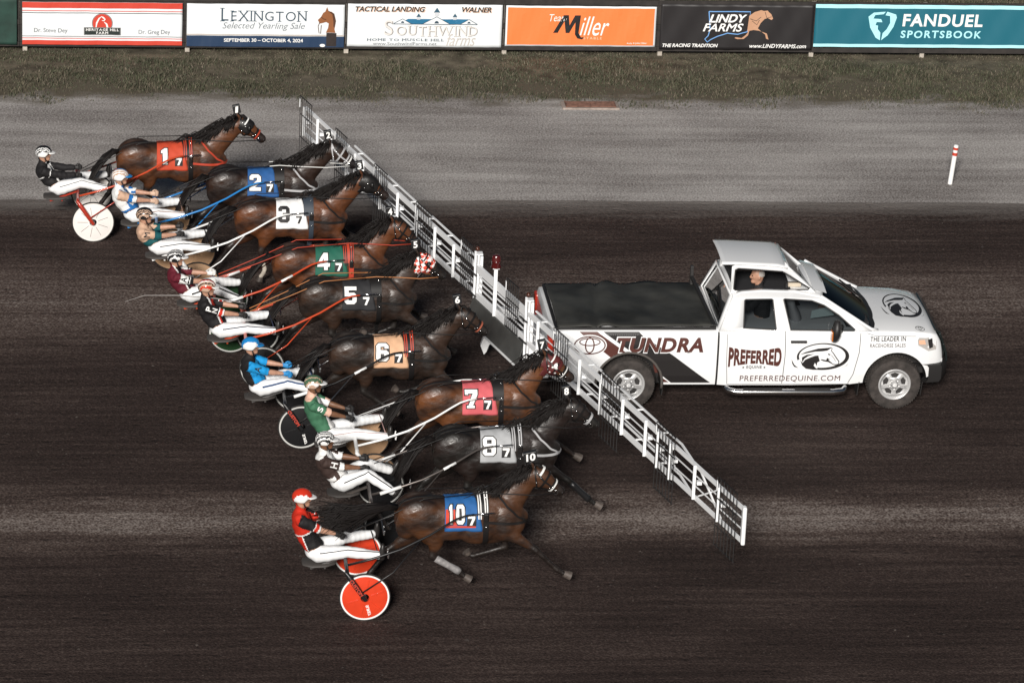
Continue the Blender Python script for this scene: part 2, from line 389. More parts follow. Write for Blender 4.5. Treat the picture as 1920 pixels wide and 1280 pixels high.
def lane_material():
    m = bpy.data.materials.new('limestone_screenings'); m.use_nodes = True; N = m.node_tree.nodes; L = m.node_tree.links
    b = N['Principled BSDF']; b.inputs['Roughness'].default_value = .95; b.inputs['Specular IOR Level'].default_value = .15
    tc = N.new('ShaderNodeTexCoord')
    def noise(scale, detail, stretch):
        mp = N.new('ShaderNodeMapping'); mp.inputs['Scale'].default_value = stretch; L.new(tc.outputs['Object'], mp.inputs[0])
        n = N.new('ShaderNodeTexNoise'); n.inputs['Scale'].default_value = scale; n.inputs['Detail'].default_value = detail
        L.new(mp.outputs[0], n.inputs['Vector']); return n.outputs[0]
    def mul(a, k, add=0.):
        n = N.new('ShaderNodeMath'); n.operation = 'MULTIPLY_ADD'; L.new(a, n.inputs[0]); n.inputs[1].default_value = k
        if isinstance(add, float): n.inputs[2].default_value = add
        else: L.new(add, n.inputs[2])
        return n.outputs[0]
    v = mul(noise(1.0, 6, (.22, 3.2, 1)), .55, mul(noise(.5, 5, (.6, 1, 1)), .85, mul(noise(30, 2, (1, 1, 1)), 1.3, -.90)))
    rp = N.new('ShaderNodeValToRGB'); L.new(v, rp.inputs[0]); e = rp.color_ramp.elements
    e[0].position = .05; e[0].color = (.10, .085, .078, 1); e[1].position = .95; e[1].color = (.58, .555, .53, 1)
    q = e.new(.45); q.color = (.30, .28, .268, 1)
    sp = N.new('ShaderNodeSeparateXYZ'); L.new(tc.outputs['Object'], sp.inputs[0])                     # the grey washes out raggedly into the verge
    ed = mul(noise(1.0, 6, (.9, 2.2, 1)), 2.2, sp.outputs[1]); mr = N.new('ShaderNodeMapRange'); mr.inputs[1].default_value = 12.45; mr.inputs[2].default_value = 13.25; L.new(ed, mr.inputs[0])
    mx = N.new('ShaderNodeMix'); mx.data_type = 'RGBA'; L.new(mr.outputs[0], mx.inputs[0]); L.new(rp.outputs[0], mx.inputs[6]); mx.inputs[7].default_value = (.105, .09, .066, 1)
    L.new(mx.outputs[2], b.inputs['Base Color'])
    bp = N.new('ShaderNodeBump'); bp.inputs['Strength'].default_value = .5; bp.inputs['Distance'].default_value = .015
    L.new(noise(42, 3, (1, 1, 1)), bp.inputs['Height']); L.new(bp.outputs[0], b.inputs['Normal'])
    return m
def sheet(name, x0, x1, y0, y1, z, m, jag=None):
    n = 520; vs = []; rng = random.Random(3)
    for i in range(n+1):
        x = x0 + (x1-x0)*i/n; j = 0
        if jag: j = jag*(math.sin(x*1.7)*.4+math.sin(x*.43+1)*.6+rng.uniform(-.55, .55))
        vs += [(x, y0, z), (x, y1+j, z)]
    me = bpy.data.meshes.new(name); me.from_pydata(vs, [], [(2*i, 2*i+2, 2*i+3, 2*i+1) for i in range(n)]); me.update()
    return tag(link_mesh(name, me, m, smooth=False), kind='structure')
SOIL = mat('infield_soil', (.105, .09, .066), .95, var=.5, vscale=3, bump=.5, bscale=20, spec=.1)
sheet('ground', -300, 300, -300, 400, 0, SOIL)
sheet('limestone_lane', -60, 60, 5.9, 12.9, .004, lane_material(), .1)
sheet('race_track', -60, 60, -70, 6.42, .008, dirt_material(), .035)

# grass on the infield verge: individual bent blades, thin and worn near the lane
def grass():
    rng = np.random.default_rng(5); n = 210000
    x = rng.uniform(-10.2, 13.4, n); y = rng.uniform(11.0, 19.2, n)
    clump = (np.sin(x*1.3+y*2.1)+np.sin(x*3.1-y*1.7+2)+np.sin(x*.55+y*4.3+1)+np.sin(x*5.3+y*6.7)*.7)
    edge = 11.42 + .16*np.sin(x*1.1)+.12*np.sin(x*2.9+1)+.10*np.sin(x*7.1) - .02*(x-2)
    dens = np.clip((y-edge)/.8, 0, 1)*np.clip(.66+.2*clump, .16, 1)
    bare = np.exp(-((y-13.75-.1*np.sin(x*2))/.16)**2)*np.clip(np.sin(x*1.7+.6)+np.sin(x*.8+2)+.4*np.sin(x*5)-.35, 0, 1)*(x < 2)
    dens *= 1-bare
    k = rng.random(n) < dens; x, y, clump = x[k], y[k], clump[k]; n = len(x)
    h = rng.uniform(.04, .085, n)*np.clip(.8+.18*clump, .5, 1.4); a = rng.uniform(0, 2*np.pi, n); w = rng.uniform(.006, .011, n)
    h *= np.where((y > 14.0) & (y < 14.6), .45, 1.0); b = rng.uniform(.2, .95, n)*h; d = rng.uniform(0, 2*np.pi, n)
    ca, sa = np.cos(a)*w, np.sin(a)*w; z0 = np.full(n, .0)
    v = np.stack([np.stack([x-ca, y-sa, z0], 1), np.stack([x+ca, y+sa, z0], 1),
                  np.stack([x+ca*.7+np.cos(d)*b*.35, y+sa*.7+np.sin(d)*b*.35, h*.6], 1), np.stack([x-ca*.7+np.cos(d)*b*.35, y-sa*.7+np.sin(d)*b*.35, h*.6], 1),
                  np.stack([x+np.cos(d)*b, y+np.sin(d)*b, h], 1)], 1).reshape(-1, 3)
    i = np.arange(n)*5
    loops = np.stack([i, i+1, i+2, i+3, i+3, i+2, i+4], 1).reshape(-1)
    starts = np.stack([np.arange(n)*7, np.arange(n)*7+4], 1).reshape(-1)
    me = bpy.data.meshes.new('grass'); me.vertices.add(len(v)); me.vertices.foreach_set('co', v.reshape(-1))
    me.loops.add(len(loops)); me.loops.foreach_set('vertex_index', loops); me.polygons.add(len(starts)); me.polygons.foreach_set('loop_start', starts)
    me.update(calc_edges=True); me.validate()
    dry = (rng.random(n) + .16*(np.sin(x*.9+y*1.2)+np.sin(x*2.3-y*2.9)) > .62).astype(np.int32)
    dry = np.where(rng.random(n) < .06, 2, dry)
    me.polygons.foreach_set('material_index', np.repeat(dry, 2))
    o = bpy.data.objects.new('grass', me); COL.objects.link(o)
    for c in (mat('grass_green', (.056, .060, .033), .8, var=.3, vscale=2), mat('grass_dry', (.10, .086, .058), .85, var=.3, vscale=3), mat('grass_straw', (.16, .135, .10), .85)): me.materials.append(c)
    tag(o, 'short mown grass, patchy green and straw, between sponsor banners and grey lane', 'grass', kind='stuff')
grass()

# loose clods thrown up on the racing surface
def clods():
    rng = np.random.default_rng(9); n = 9000
    x = rng.uniform(-9, 11, n); y = rng.uniform(-12.6, 6.3, n); y = np.where(rng.random(n) < .3, rng.normal(-6.7, .7, n), y)
    s = rng.gamma(2.2, .0030, n)+.003; a = rng.uniform(0, 6.28, n)
    base = np.array([[1, 0, 0], [-.5, .85, 0], [-.5, -.85, 0], [.1, .1, .9]])
    c, d = np.cos(a), np.sin(a); P = np.empty((n, 4, 3))
    for i, q in enumerate(base):
        P[:, i, 0] = x+s*(q[0]*c-q[1]*d)*1.3; P[:, i, 1] = y+s*(q[0]*d+q[1]*c); P[:, i, 2] = .007+s*q[2]*.8
    k = np.arange(n)[:, None]*4; f = (k+np.array([0, 1, 3, 1, 2, 3, 2, 0, 3])).reshape(-1)
    me = bpy.data.meshes.new('loose_dirt'); me.vertices.add(n*4); me.vertices.foreach_set('co', P.reshape(-1)); me.loops.add(n*9); me.loops.foreach_set('vertex_index', f)
    me.polygons.add(n*3); me.polygons.foreach_set('loop_start', np.arange(n*3)*3); me.update(calc_edges=True); me.validate()
    o = link_mesh('loose_dirt', me, [mat('clod_dark', (.04, .03, .027), .95), mat('clod_pale', (.075, .06, .052), .95)], smooth=False)
    me.polygons.foreach_set('material_index', np.repeat((rng.random(n) < .3).astype(np.int32), 3))
    tag(o, 'loose clods of dirt scattered over the dark racing surface', 'dirt', kind='stuff')
clods()

# ================================================================ BANNER FENCE
FY = 14.38
DARKWOOD = mat('dark_fence_board', (.022, .018, .016), .7, var=.4, vscale=6)
POSTM = mat('pale_post', (.40, .36, .31), .7, var=.25, vscale=9)
fence = empty('board_fence', (0, FY, 0), 'dark low fence of boards on short pale posts carrying the sponsor banners', 'fence')
edges = [(-8.6, -7.78), (-7.78, -4.70), (-4.70, -1.66), (-1.66, 1.34), (1.34, 4.28), (4.28, 7.28), (7.28, 9.34), (9.34, 12.0)]
for x0, x1 in edges:
    f = MB()
    for z in (.15, .58, 1.06): f.box(((x0+x1)/2, .045, z), (x1-x0-.006, .03, .10 if z != .15 else .09))
    f.box(((x0+x1)/2, .07, .60), (x1-x0-.006, .012, .96))
    f.build('rail_panel', DARKWOOD, fence)
for x in (-7.68, -4.64, -1.64, 1.37, 4.36, 7.29, 9.45):
    MB().box((x, .12, .52), (.088, .088, 1.14)).build('post', POSTM, fence, bevel=.008)
BANNER_MAT = {}
def banner(label, x0, x1, z0, z1, col, group='sponsor banners along the infield fence'):
    """one printed vinyl sheet with gentle creases, tied to the fence; returns root and its artwork mapping"""
    xc = (x0+x1)/2; w = x1-x0; h = z1-z0
    root = empty('banner', (xc, FY-.0, z0), label, 'banner', group)
    rng = random.Random(label); a, b = rng.uniform(0, 6), rng.uniform(0, 6)
    def wav(u, v): return .005*math.sin(u*5.1+v*3+a)+.004*math.sin(u*11-v*6+b)+.003*math.sin(u*23+v*9)
    nx, nz = 60, 16; vs = []; fs = []
    for i in range(nx+1):
        for j in range(nz+1):
            u = i/nx*w; v = j/nz*h; vs.append((u-w/2, -.012+wav(u, v), v))
    for i in range(nx):
        for j in range(nz):
            k = i*(nz+1)+j; fs.append((k, k+nz+1, k+nz+2, k+1))
    me = bpy.data.meshes.new('vinyl_sheet'); me.from_pydata(vs, [], fs); me.update()
    o = link_mesh('vinyl_sheet', me, col, root)
    sm = o.modifiers.new('s', 'SOLIDIFY'); sm.thickness = .003; sm.offset = -1
    # artwork coordinates: u 0..w, v 0..h ; lift = layer number
    def fn(layer):
        return lambda u, v: (u-w/2, -.012+wav(u, v)-.003-.003*layer, v)
    def put(name, geo, m, layer=1, maxlen=.12): return art(name, geo, fn(layer), m, root, maxlen)
    return root, put, w, h
RED = mat('banner_red', srgb(196, 62, 45), .6); VIN = mat('banner_white', (.70, .73, .75), .55); NAVY = mat('banner_navy', (.012, .035, .085), .55)
GOLD = mat('bronze_print', (.25, .09, .03), .6); TEXTG = mat('grey_print', (.10, .11, .12), .6); SLATE = mat('slate_print', (.03, .06, .09), .6)

root, put, w, h = banner('plain dark green windscreen cloth at the left end of the fence', -8.9, -7.83, .15, 1.04, mat('green_cloth', (.012, .04, .03), .75, var=.3, vscale=4))
# --- red and white banner
root, put, w, h = banner('white banner with red stripes and round red horse emblem on a black plate', -7.73, -4.745, .16, .99, VIN)
for y0, y1, c in ((h-.115, h, RED), (h-.175, h-.160, RED), (h-.215, h-.203, INK_K), (0, .085, RED), (.118, .132, RED), (.158, .168, INK_K)):
    put('stripe', rect(0, y0, w, y1), c, 1)
put('lettering', text('Dr. Steve Dey', (.22, .215, .84, .32)), TEXTG)
put('lettering', text('Dr. Greg Dey', (2.17, .195, 2.76, .30)), TEXTG)
ecx = 1.49
put('emblem_rim', fill2d([ell(ecx, .425, .195, .195)]), mat('emblem_grey', (.2, .2, .2), .6), 1)
put('emblem', fill2d([ell(ecx, .425, .18, .18)]), RED, 2)
put('emblem_horse', join(stroke([(ecx-.12, .32), (ecx-.105, .43), (ecx-.06, .52), (ecx-.02, .555)], [.012, .03, .025, .008]),
    stroke([(ecx-.02, .56), (ecx+.02, .535), (ecx+.05, .50), (ecx+.03, .475), (ecx-.01, .48)], [.012, .03, .024, .02, .008]),
    stroke([(ecx+.035, .45), (ecx+.08, .41), (ecx+.10, .33)], [.01, .03, .035])), INK_W, 3)
put('plate_rim', fill2d([[(ecx-.345, .195), (ecx+.345, .195), (ecx+.345, .345), (ecx-.345, .345)]]), mat('emblem_grey', (.2, .2, .2), .6), 3)
put('plate', rect(ecx-.33, .205, ecx+.33, .335), mat('plate_black', (.012, .02, .018), .6), 4)
put('lettering', serif_text('HERITAGE HILL', (ecx-.31, .275, ecx+.31, .325), off=.02), INK_W, 5)
put('lettering', serif_text('FARM', (ecx-.115, .212, ecx+.115, .262), off=.02), INK_W, 5)
# --- navy and white sale banner
root, put, w, h = banner('white and navy banner advertising a yearling sale with a bronze horse head', -4.66, -1.695, .145, .985, VIN)
put('band', rect(0, .0, w, .215), NAVY, 1); put('band_edge', rect(0, .222, w, .245), mat('taupe_print', (.45, .40, .36), .6), 1)
put('lettering', serif_text('LEXINGTON', (.62, .50, 2.27, .76), big=(0,), off=-.004), SLATE, 1)
put('lettering', text('Selected Yearling Sale', (.67, .32, 2.22, .48), off=-.004, shear=.3), mat('mid_grey_print', (.16, .18, .20), .6), 1)
put('lettering', text('SEPTEMBER 30 – OCTOBER 4, 2024', (.70, .085, 2.19, .165), off=.02), INK_W, 2)
hh = [(2.46, .54), (2.52, .60), (2.56, .68), (2.60, .71), (2.63, .80), (2.66, .72), (2.73, .70), (2.78, .60), (2.80, .48), (2.78, .36), (2.80, .29), (2.62, .29), (2.66, .38), (2.67, .47), (2.62, .50), (2.55, .48), (2.50, .47)]
put('horse_head', fill2d([hh]), GOLD, 2)
put('horse_mane', join(stroke([(2.66, .72), (2.75, .66), (2.78, .52), (2.77, .40)], [.01, .04, .05, .02]), stroke([(2.52, .60), (2.57, .56), (2.62, .55)], .014)), mat('dark_bronze', (.07, .025, .01), .6), 3)
put('rein', stroke([(2.50, .50), (2.47, .42), (2.49, .28), (2.52, .27), (2.53, .44)], .012), mat('dark_bronze', (.07, .025, .01), .6), 3)
put('plinth', rect(2.63, .02, 2.82, .285), mat('plinth_print', (.02, .013, .012), .6), 2)
put('moon_mark', fill2d([ell(2.56, .035, .05, .03)]), INK_W, 3)
# --- white barn banner
root, put, w, h = banner('white banner with blue roofed barn drawing and pale embossed serif letters', -1.635, 1.295, .165, 1.01, VIN)
PEACH = mat('peach_shadow', (.72, .50, .38), .6)
for s_, b_ in (('TACTICAL LANDING', (.14, .695, 1.46, .80)), ('WALNER', (2.16, .695, 2.72, .80))):
    put('lettering', text(s_, (b_[0]+.016, b_[1]-.012, b_[2]+.016, b_[3]-.012), off=.03, shear=.25), PEACH, 1)
    put('lettering', text(s_, b_, off=.03, shear=.25), INK_K, 2)
BARN = mat('barn_blue', (.012, .14, .27), .6)
put('barn_roof', fill2d([[(.98, .46), (1.14, .555), (2.28, .555), (2.42, .46)]]), BARN, 1)
put('barn_gable', join(fill2d([[(.87, .46), (1.04, .555), (1.21, .46)]]), fill2d([[(1.42, .46), (1.685, .605), (1.94, .46)]]), fill2d([[(2.14, .46), (2.30, .555), (2.46, .46)]])), VIN, 2)
put('barn_outline', join(stroke([(.87, .46), (1.04, .555), (1.21, .46)], .012), stroke([(1.42, .46), (1.685, .605), (1.94, .46)], .012), stroke([(2.14, .46), (2.30, .555), (2.46, .46)], .012), stroke([(.87, .455), (2.46, .455)], .012)), SLATE, 3)
for cx, zz, k in ((1.34, .555, 1), (1.685, .63, 1.35), (2.03, .555, 1)):
    put('cupola', rect(cx-.033*k, zz-.01, cx+.033*k, zz+.045*k), mat('cupola_print', (.55, .57, .6), .6), 3)
    put('cupola_roof', fill2d([[(cx-.045*k, zz+.045*k), (cx+.045*k, zz+.045*k), (cx, zz+.115*k)]]), mat('cupola_roof_print', (.03, .09, .14), .6), 4)
for cx, k in ((1.04, 1), (1.685, 1.4), (2.30, 1)): put('barn_window', fill2d([ell(cx, .475, .03*k, .036*k, 16, 0, 180)]), SLATE, 4)
EMB = mat('embossed_print', (.50, .47, .44), .6); EMBD = mat('embossed_shadow', (.22, .20, .19), .6)
put('lettering', serif_text('SOUTHWIND', (.71, .208, 2.475, .518), big=(0,), off=.012, ratio=.62), EMBD, 1)
put('lettering', serif_text('SOUTHWIND', (.70, .215, 2.465, .525), big=(0,), off=-.006, ratio=.62), mat('embossed_face', (.66, .64, .61), .6), 2)
put('lettering', serif_text('HOME TO MUSCLE HILL', (.37, .115, 1.84, .165), off=.012), SLATE, 1)
put('lettering', text('www.SouthwindFarms.net', (.49, .035, 1.70, .095)), TEXTG, 1)
put('lettering', text('farms', (1.88, .03, 2.44, .27), shear=.4), EMB, 3)
# --- orange stable banner
ORG = mat('banner_orange', srgb(236, 122, 62), .6)
root, put, w, h = banner('bright orange banner with a white border and a large slanted black M', 1.365, 4.24, .20, 1.0, VIN)
put('orange_field', rect(.035, .03, w-.035, h-.035), ORG, 1)
put('lettering', text('Team', (.83, .50, 1.17, .64), off=-.004, shear=.25), INK_W, 2)
put('lettering', fill2d([[(.91, .27), (1.10, .62), (1.20, .62), (1.22, .42), (1.32, .62), (1.43, .62), (1.40, .27), (1.45, .18), (1.53, .19), (1.47, .14), (1.38, .16), (1.33, .24), (1.33, .48), (1.22, .27), (1.15, .27), (1.12, .50), (1.00, .27)]]), INK_K, 2)
put('lettering', text('iller', (1.42, .22, 1.98, .60), shear=.38), INK_W, 3)
put('lettering', text('STABLE', (1.50, .145, 1.85, .19), space=1.3), mat('pale_orange_print', (.85, .55, .38), .6), 2)
put('lettering', text('Andy & Julie Miller', (2.33, .055, 2.72, .09), off=.01), INK_W, 2)
# --- black farm banner
root, put, w, h = banner('black banner with white slanted letters, blue state outline and tan horse', 4.325, 7.275, .16, 1.06, mat('banner_black', (.016, .014, .015), .5))
LB = mat('outline_blue', (.16, .36, .70), .6)
put('state_outline', stroke([(.92, .76), (1.72, .76), (1.70, .48), (1.68, .36), (1.50, .31), (1.30, .33), (1.12, .27), (.98, .20), (.92, .15), (.87, .21), (.93, .28), (.96, .40), (.92, .76)], .018), LB, 1)
TAN = mat('tan_print', (.50, .28, .17), .6)
put('running_horse', fill2d([[(1.70, .68), (1.80, .76), (1.92, .795), (1.98, .78), (2.05, .79), (2.07, .76), (2.12, .72), (2.16, .63), (2.13, .605), (2.06, .64), (2.00, .62), (1.93, .54), (1.88, .43), (1.95, .37), (2.03, .31), (2.05, .23), (2.10, .21), (2.08, .27), (2.06, .33), (1.90, .385), (1.80, .395), (1.72, .38), (1.66, .30), (1.58, .235), (1.46, .255), (1.44, .235), (1.50, .215), (1.62, .215), (1.70, .29), (1.68, .40)]]), TAN, 2)
put('harness_lines', join(stroke([(1.72, .62), (1.84, .58), (1.93, .66)], .01), stroke([(1.76, .58), (1.86, .50), (1.90, .60)], .01), stroke([(2.00, .76), (2.04, .64), (2.13, .67)], .01)), INK_K, 3)
put('lettering', text('LINDY', (.93, .545, 1.66, .705), off=.03, shear=.3), INK_W, 3)
put('lettering', text('FARMS', (.82, .365, 1.60, .525), off=.018, shear=.3), INK_W, 3)
put('lettering', text('THE RACING TRADITION', (.06, .045, 1.13, .115), off=.03, shear=.25), INK_W, 1)
put('lettering', text('www.LINDYFARMS.com', (1.74, .04, 2.84, .12), off=.02, shear=.25), INK_W, 1)
# --- teal betting banner
root, put, w, h = banner('wide teal banner with pale blue edges, white letters and a shield mark', 7.30, 11.7, .235, 1.085, mat('banner_teal', (.008, .12, .17), .55))
PB = mat('pale_blue_print', (.42, .80, .85), .55)
put('edge_band', rect(0, h-.075, w, h), PB, 1); put('edge_band', rect(0, 0, w, .06), PB, 1)
sx, sy = 1.03, .14
shield = [(0, .47), (.05, .25), (.17, .05), (.255, 0), (.255, .15), (.20, .22), (.20, .29), (.15, .30), (.17, .36), (.28, .36), (.25, .42), (.10, .43), (.13, .50), (.29, .52), (.33, .57), (.10, .55)]
put('shield_mark', fill2d([[(sx+x, sy+y) for x, y in shield]]), PB, 2)
put('shield_mark', fill2d([[(sx+x, sy+y) for x, y in [(.36, .57), (.33, .50), (.42, .485), (.43, .35), (.37, .22), (.30, .14), (.28, 0), (.40, .10), (.50, .27), (.55, .46), (.53, .52)]]]), PB, 2)
put('lettering', text('FANDUEL', (1.70, .42, 3.26, .67), off=.03, shear=.06, space=1.12), INK_W, 2)
put('lettering', text('SPORTSBOOK', (1.68, .19, 3.25, .34), off=.025, shear=.06, space=1.25), PB, 2)

# ================================================================ SMALL TRACKSIDE THINGS
t = empty('storm_drain', (2.65, 11.40, 0), 'rusty slotted storm drain grate set in concrete at the grass edge', 'drain')
MB().box((0, .06, .01), (1.06, .40, .05)).build('concrete_collar', mat('drain_concrete', (.30, .25, .22), .9, var=.3, vscale=10), t, bevel=.01)
g = MB()
RUST = mat('rusty_iron', (.14, .07, .05), .8, var=.4, vscale=14)
for i in range(7): g.box((0, -.09+i*.042, .048), (.9, .016, .03))
for x in (-.45, 0, .45): g.box((x, .036, .044), (.03, .30, .03))
g.build('grate', RUST, t)
MB().box((0, .036, .037), (.88, .28, .003)).build('pit', mat('drain_dark', (.02, .012, .01), .9), t)
t = empty('pylon', (8.571, 7.38, .004), 'white flexible pylon with two red bands standing on the grey lane', 'pylon')
tilt = Matrix.Rotation(R(4.5), 3, 'Y')
def pyl(prof, name, m):
    o = MB().lathe((0, 0, 0), prof, 'z', 20).build(name, m, t, smooth=True, angle=40); o.rotation_euler = (0, R(4.5), 0)
pyl([(0, .0), (.042, .0), (.042, .535), (.0, .535)], 'tube', WHITE)
pyl([(.0, .535), (.046, .535), (.046, .59), (0, .59)], 'red_band', mat('reflective_red', (.50, .045, .02), .5))
pyl([(0, .59), (.042, .59), (.042, .64), (0, .64)], 'white_band', WHITE)
pyl([(0, .64), (.046, .64), (.046, .685), (0, .685)], 'red_band', mat('reflective_red', (.50, .045, .02), .5))
pyl([(0, .685), (.043, .685), (.041, .72), (.025, .732), (0, .733)], 'cap', WHITE)

# ================================================================ HORSES
def coat_material(name, col, dark, sock=None):
    m = bpy.data.materials.new(name); m.use_nodes = True; N = m.node_tree.nodes; L = m.node_tree.links
    b = N['Principled BSDF']; b.inputs['Roughness'].default_value = .44; b.inputs['Specular IOR Level'].default_value = .44
    b.inputs['Sheen Weight'].default_value = .0
    tc = N.new('ShaderNodeTexCoord'); mp = N.new('ShaderNodeMapping'); mp.inputs['Scale'].default_value = (1, 1, 1.6)
    L.new(tc.outputs['Object'], mp.inputs[0])
    def noise(s, d):
        n = N.new('ShaderNodeTexNoise'); n.inputs['Scale'].default_value = s; n.inputs['Detail'].default_value = d; L.new(mp.outputs[0], n.inputs['Vector']); return n.outputs[0]
    rp = N.new('ShaderNodeValToRGB'); L.new(noise(2.6, 7), rp.inputs[0]); e = rp.color_ramp.elements
    e[0].position = .40; e[0].color = (*[a*.75+b_*.25 for a, b_ in zip(dark, col)], 1); e[1].position = .62; e[1].color = (*[min(1, c*1.5) for c in col], 1)
    rr = N.new('ShaderNodeMapRange'); rr.inputs[1].default_value = .35; rr.inputs[2].default_value = .65; rr.inputs[3].default_value = .33; rr.inputs[4].default_value = .60; L.new(noise(8, 5), rr.inputs[0]); L.new(rr.outputs[0], b.inputs['Roughness'])
    at = N.new('ShaderNodeAttribute'); at.attribute_name = 'points'; sp = N.new('ShaderNodeSeparateColor'); L.new(at.outputs['Color'], sp.inputs[0])  # red: dark points plus the painted topline shade; green: socks
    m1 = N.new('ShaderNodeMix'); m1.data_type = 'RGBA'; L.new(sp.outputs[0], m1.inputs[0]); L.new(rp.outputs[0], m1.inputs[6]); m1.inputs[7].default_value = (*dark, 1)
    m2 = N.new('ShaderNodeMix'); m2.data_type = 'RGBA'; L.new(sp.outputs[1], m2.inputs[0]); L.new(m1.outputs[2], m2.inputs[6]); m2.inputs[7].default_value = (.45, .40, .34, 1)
    L.new(m2.outputs[2], b.inputs['Base Color'])
    bp = N.new('ShaderNodeBump'); bp.inputs['Strength'].default_value = .15; bp.inputs['Distance'].default_value = .03
    ad = N.new('ShaderNodeMath'); ad.operation = 'MULTIPLY_ADD'; L.new(noise(6.5, 3), ad.inputs[0]); ad.inputs[1].default_value = 3.5; L.new(noise(16, 2), ad.inputs[2])
    L.new(ad.outputs[0], bp.inputs['Height']); L.new(bp.outputs[0], b.inputs['Normal'])
    return m

def horse_shape(dn=(0, 0), leg=None, rng=None):
    """body mesh in local metres (x forward, withers about 1.53) plus the neck frame; dn shifts the head"""
    j = lambda a: rng.uniform(-a, a)
    mb = MB(); nx, nz = dn
    trunk = [(-.90, 1.17, .10, .09), (-.83, 1.17, .20, .19), (-.68, 1.16, .265, .255), (-.48, 1.155, .285, .28), (-.25, 1.15, .285, .265), (0, 1.125, .32, .280),
             (.20, 1.105, .37, .285), (.35, 1.125, .395, .255), (.52, 1.13, .375, .235), (.68, 1.13, .315, .225), (.78, 1.13, .225, .19), (.85, 1.13, .12, .12)]
    mb.loft([(x, 0, z, a, b) for x, z, a, b in trunk], n=20)
    N0, N1, N2, N3 = (.52, 1.22), (.68+nx*.35, 1.42+nz*.3), (.82+nx*.7, 1.61+nz*.7), (.93+nx, 1.76+nz)
    mb.loft([(.40, 0, 1.12, .33, .19), (*N0[:1], 0, N0[1], .28, .165), (N1[0], 0, N1[1], .205, .115), (N2[0], 0, N2[1], .158, .088), (N3[0], 0, N3[1], .125, .078)], n=16)
    H = lambda x, z: (x+nx, 0, z+nz)
    mb.loft([(*H(.935, 1.80), .105, .078), (*H(1.02, 1.755), .145, .098), (*H(1.10, 1.70), .142, .098), (*H(1.19, 1.635), .100, .076), (*H(1.28, 1.565), .072, .060), (*H(1.345, 1.515), .068, .058), (*H(1.375, 1.488), .05, .048)], n=14)
    mb.ball(H(1.06, 1.68), (.115, .102, .115)); mb.ball(H(1.375, 1.525), (.035, .05, .03)); mb.ball(H(1.32, 1.455), (.05, .035, .025))
    for s in (-1, 1):
        mb.ball((1.13+nx, s*.070, 1.735+nz), (.035, .022, .028))
        mb.loft([(.955+nx, s*.055, 1.89+nz, .032, .02), (.925+nx, s*.065, 1.95+nz, .028, .016), (.885+nx, s*.07, 2.005+nz, .008, .007)], n=8)
        mb.ball((.56, s*.165, 1.10), (.20, .085, .27)); mb.ball((-.60, s*.160, 1.19), (.33, .120, .27)); mb.ball((-.42, s*.165, .97), (.20, .095, .20)); mb.ball((-.78, s*.13, 1.08), (.16, .09, .22)); mb.ball((-.18, s*.18, 1.05), (.36, .11, .19))
        mb.ball((.74, s*.10, 1.08), (.13, .12, .16)); mb.ball((.18, s*.17, 1.02), (.28, .13, .22))
    def fore(y, elbow, knee, fet, hoof):
        e, k, f, h = (V((p[0], y+q, p[1])) for p, q in zip((elbow, knee, fet, hoof), (0, .01*(-1 if y < 0 else 1), 0, 0)))
        m = lambda a, b, t: a.lerp(b, t)
        c = m(e, k, .45)
        mb.loft([(*e, .14, .085), (*m(e, k, .25), .112, .078), (*c, .082, .064), (*m(e, k, .8), .054, .048), (*k, .056, .052), (*m(k, f, .16), .042, .042), (*m(k, f, .5), .035, .033), (*m(k, f, .85), .037, .034), (*f, .045, .042), (*m(f, h, .45), .034, .034), (*m(f, h, .8), .040, .042)], n=12)
        return e, k, f, h
    def hind(y, st, hock, fet, hoof):
        hip = V((-.60, y*.9, 1.16)); s_, k, f, h = (V((p[0], y, p[1])) for p in (st, hock, fet, hoof))
        m = lambda a, b, t: a.lerp(b, t)
        mb.loft([(*hip, .25, .14), (*m(hip, s_, .5), .22, .13), (*s_, .155, .105), (*m(s_, k, .35), .108, .078), (*m(s_, k, .72), .062, .05), (*k, .068, .053), (*m(k, f, .14), .052, .044), (*m(k, f, .5), .040, .036), (*m(k, f, .86), .041, .037), (*f, .048, .045), (*m(f, h, .45), .036, .036), (*m(f, h, .8), .042, .044)], n=12)
        return s_, k, f, h
    L = dict(fn=((.57, 1.00), (1.00+j(.03), .70+j(.02)), (1.33+j(.04), .41+j(.03)), (1.46, .31)),
             fo=((.56, .97), (.60+j(.04), .60), (.22+j(.05), .47), (.10, .50)),
             hn=((-.36, .87), (-.42+j(.03), .60), (-.05+j(.04), .38), (.07, .27)),
             ho=((-.64, .83), (-1.00, .56), (-1.24, .22), (-1.27, .07)))
    if leg: L.update(leg)
    J = {'fn': fore(-.145, *L['fn']), 'fo': fore(.145, *L['fo']), 'hn': hind(-.145, *L['hn']), 'ho': hind(.145, *L['ho'])}
    me = remesh(mb, .0185, 7)
    return me, J, dict(N0=N0, N1=N1, N2=N2, N3=N3, nx=nx, nz=nz)

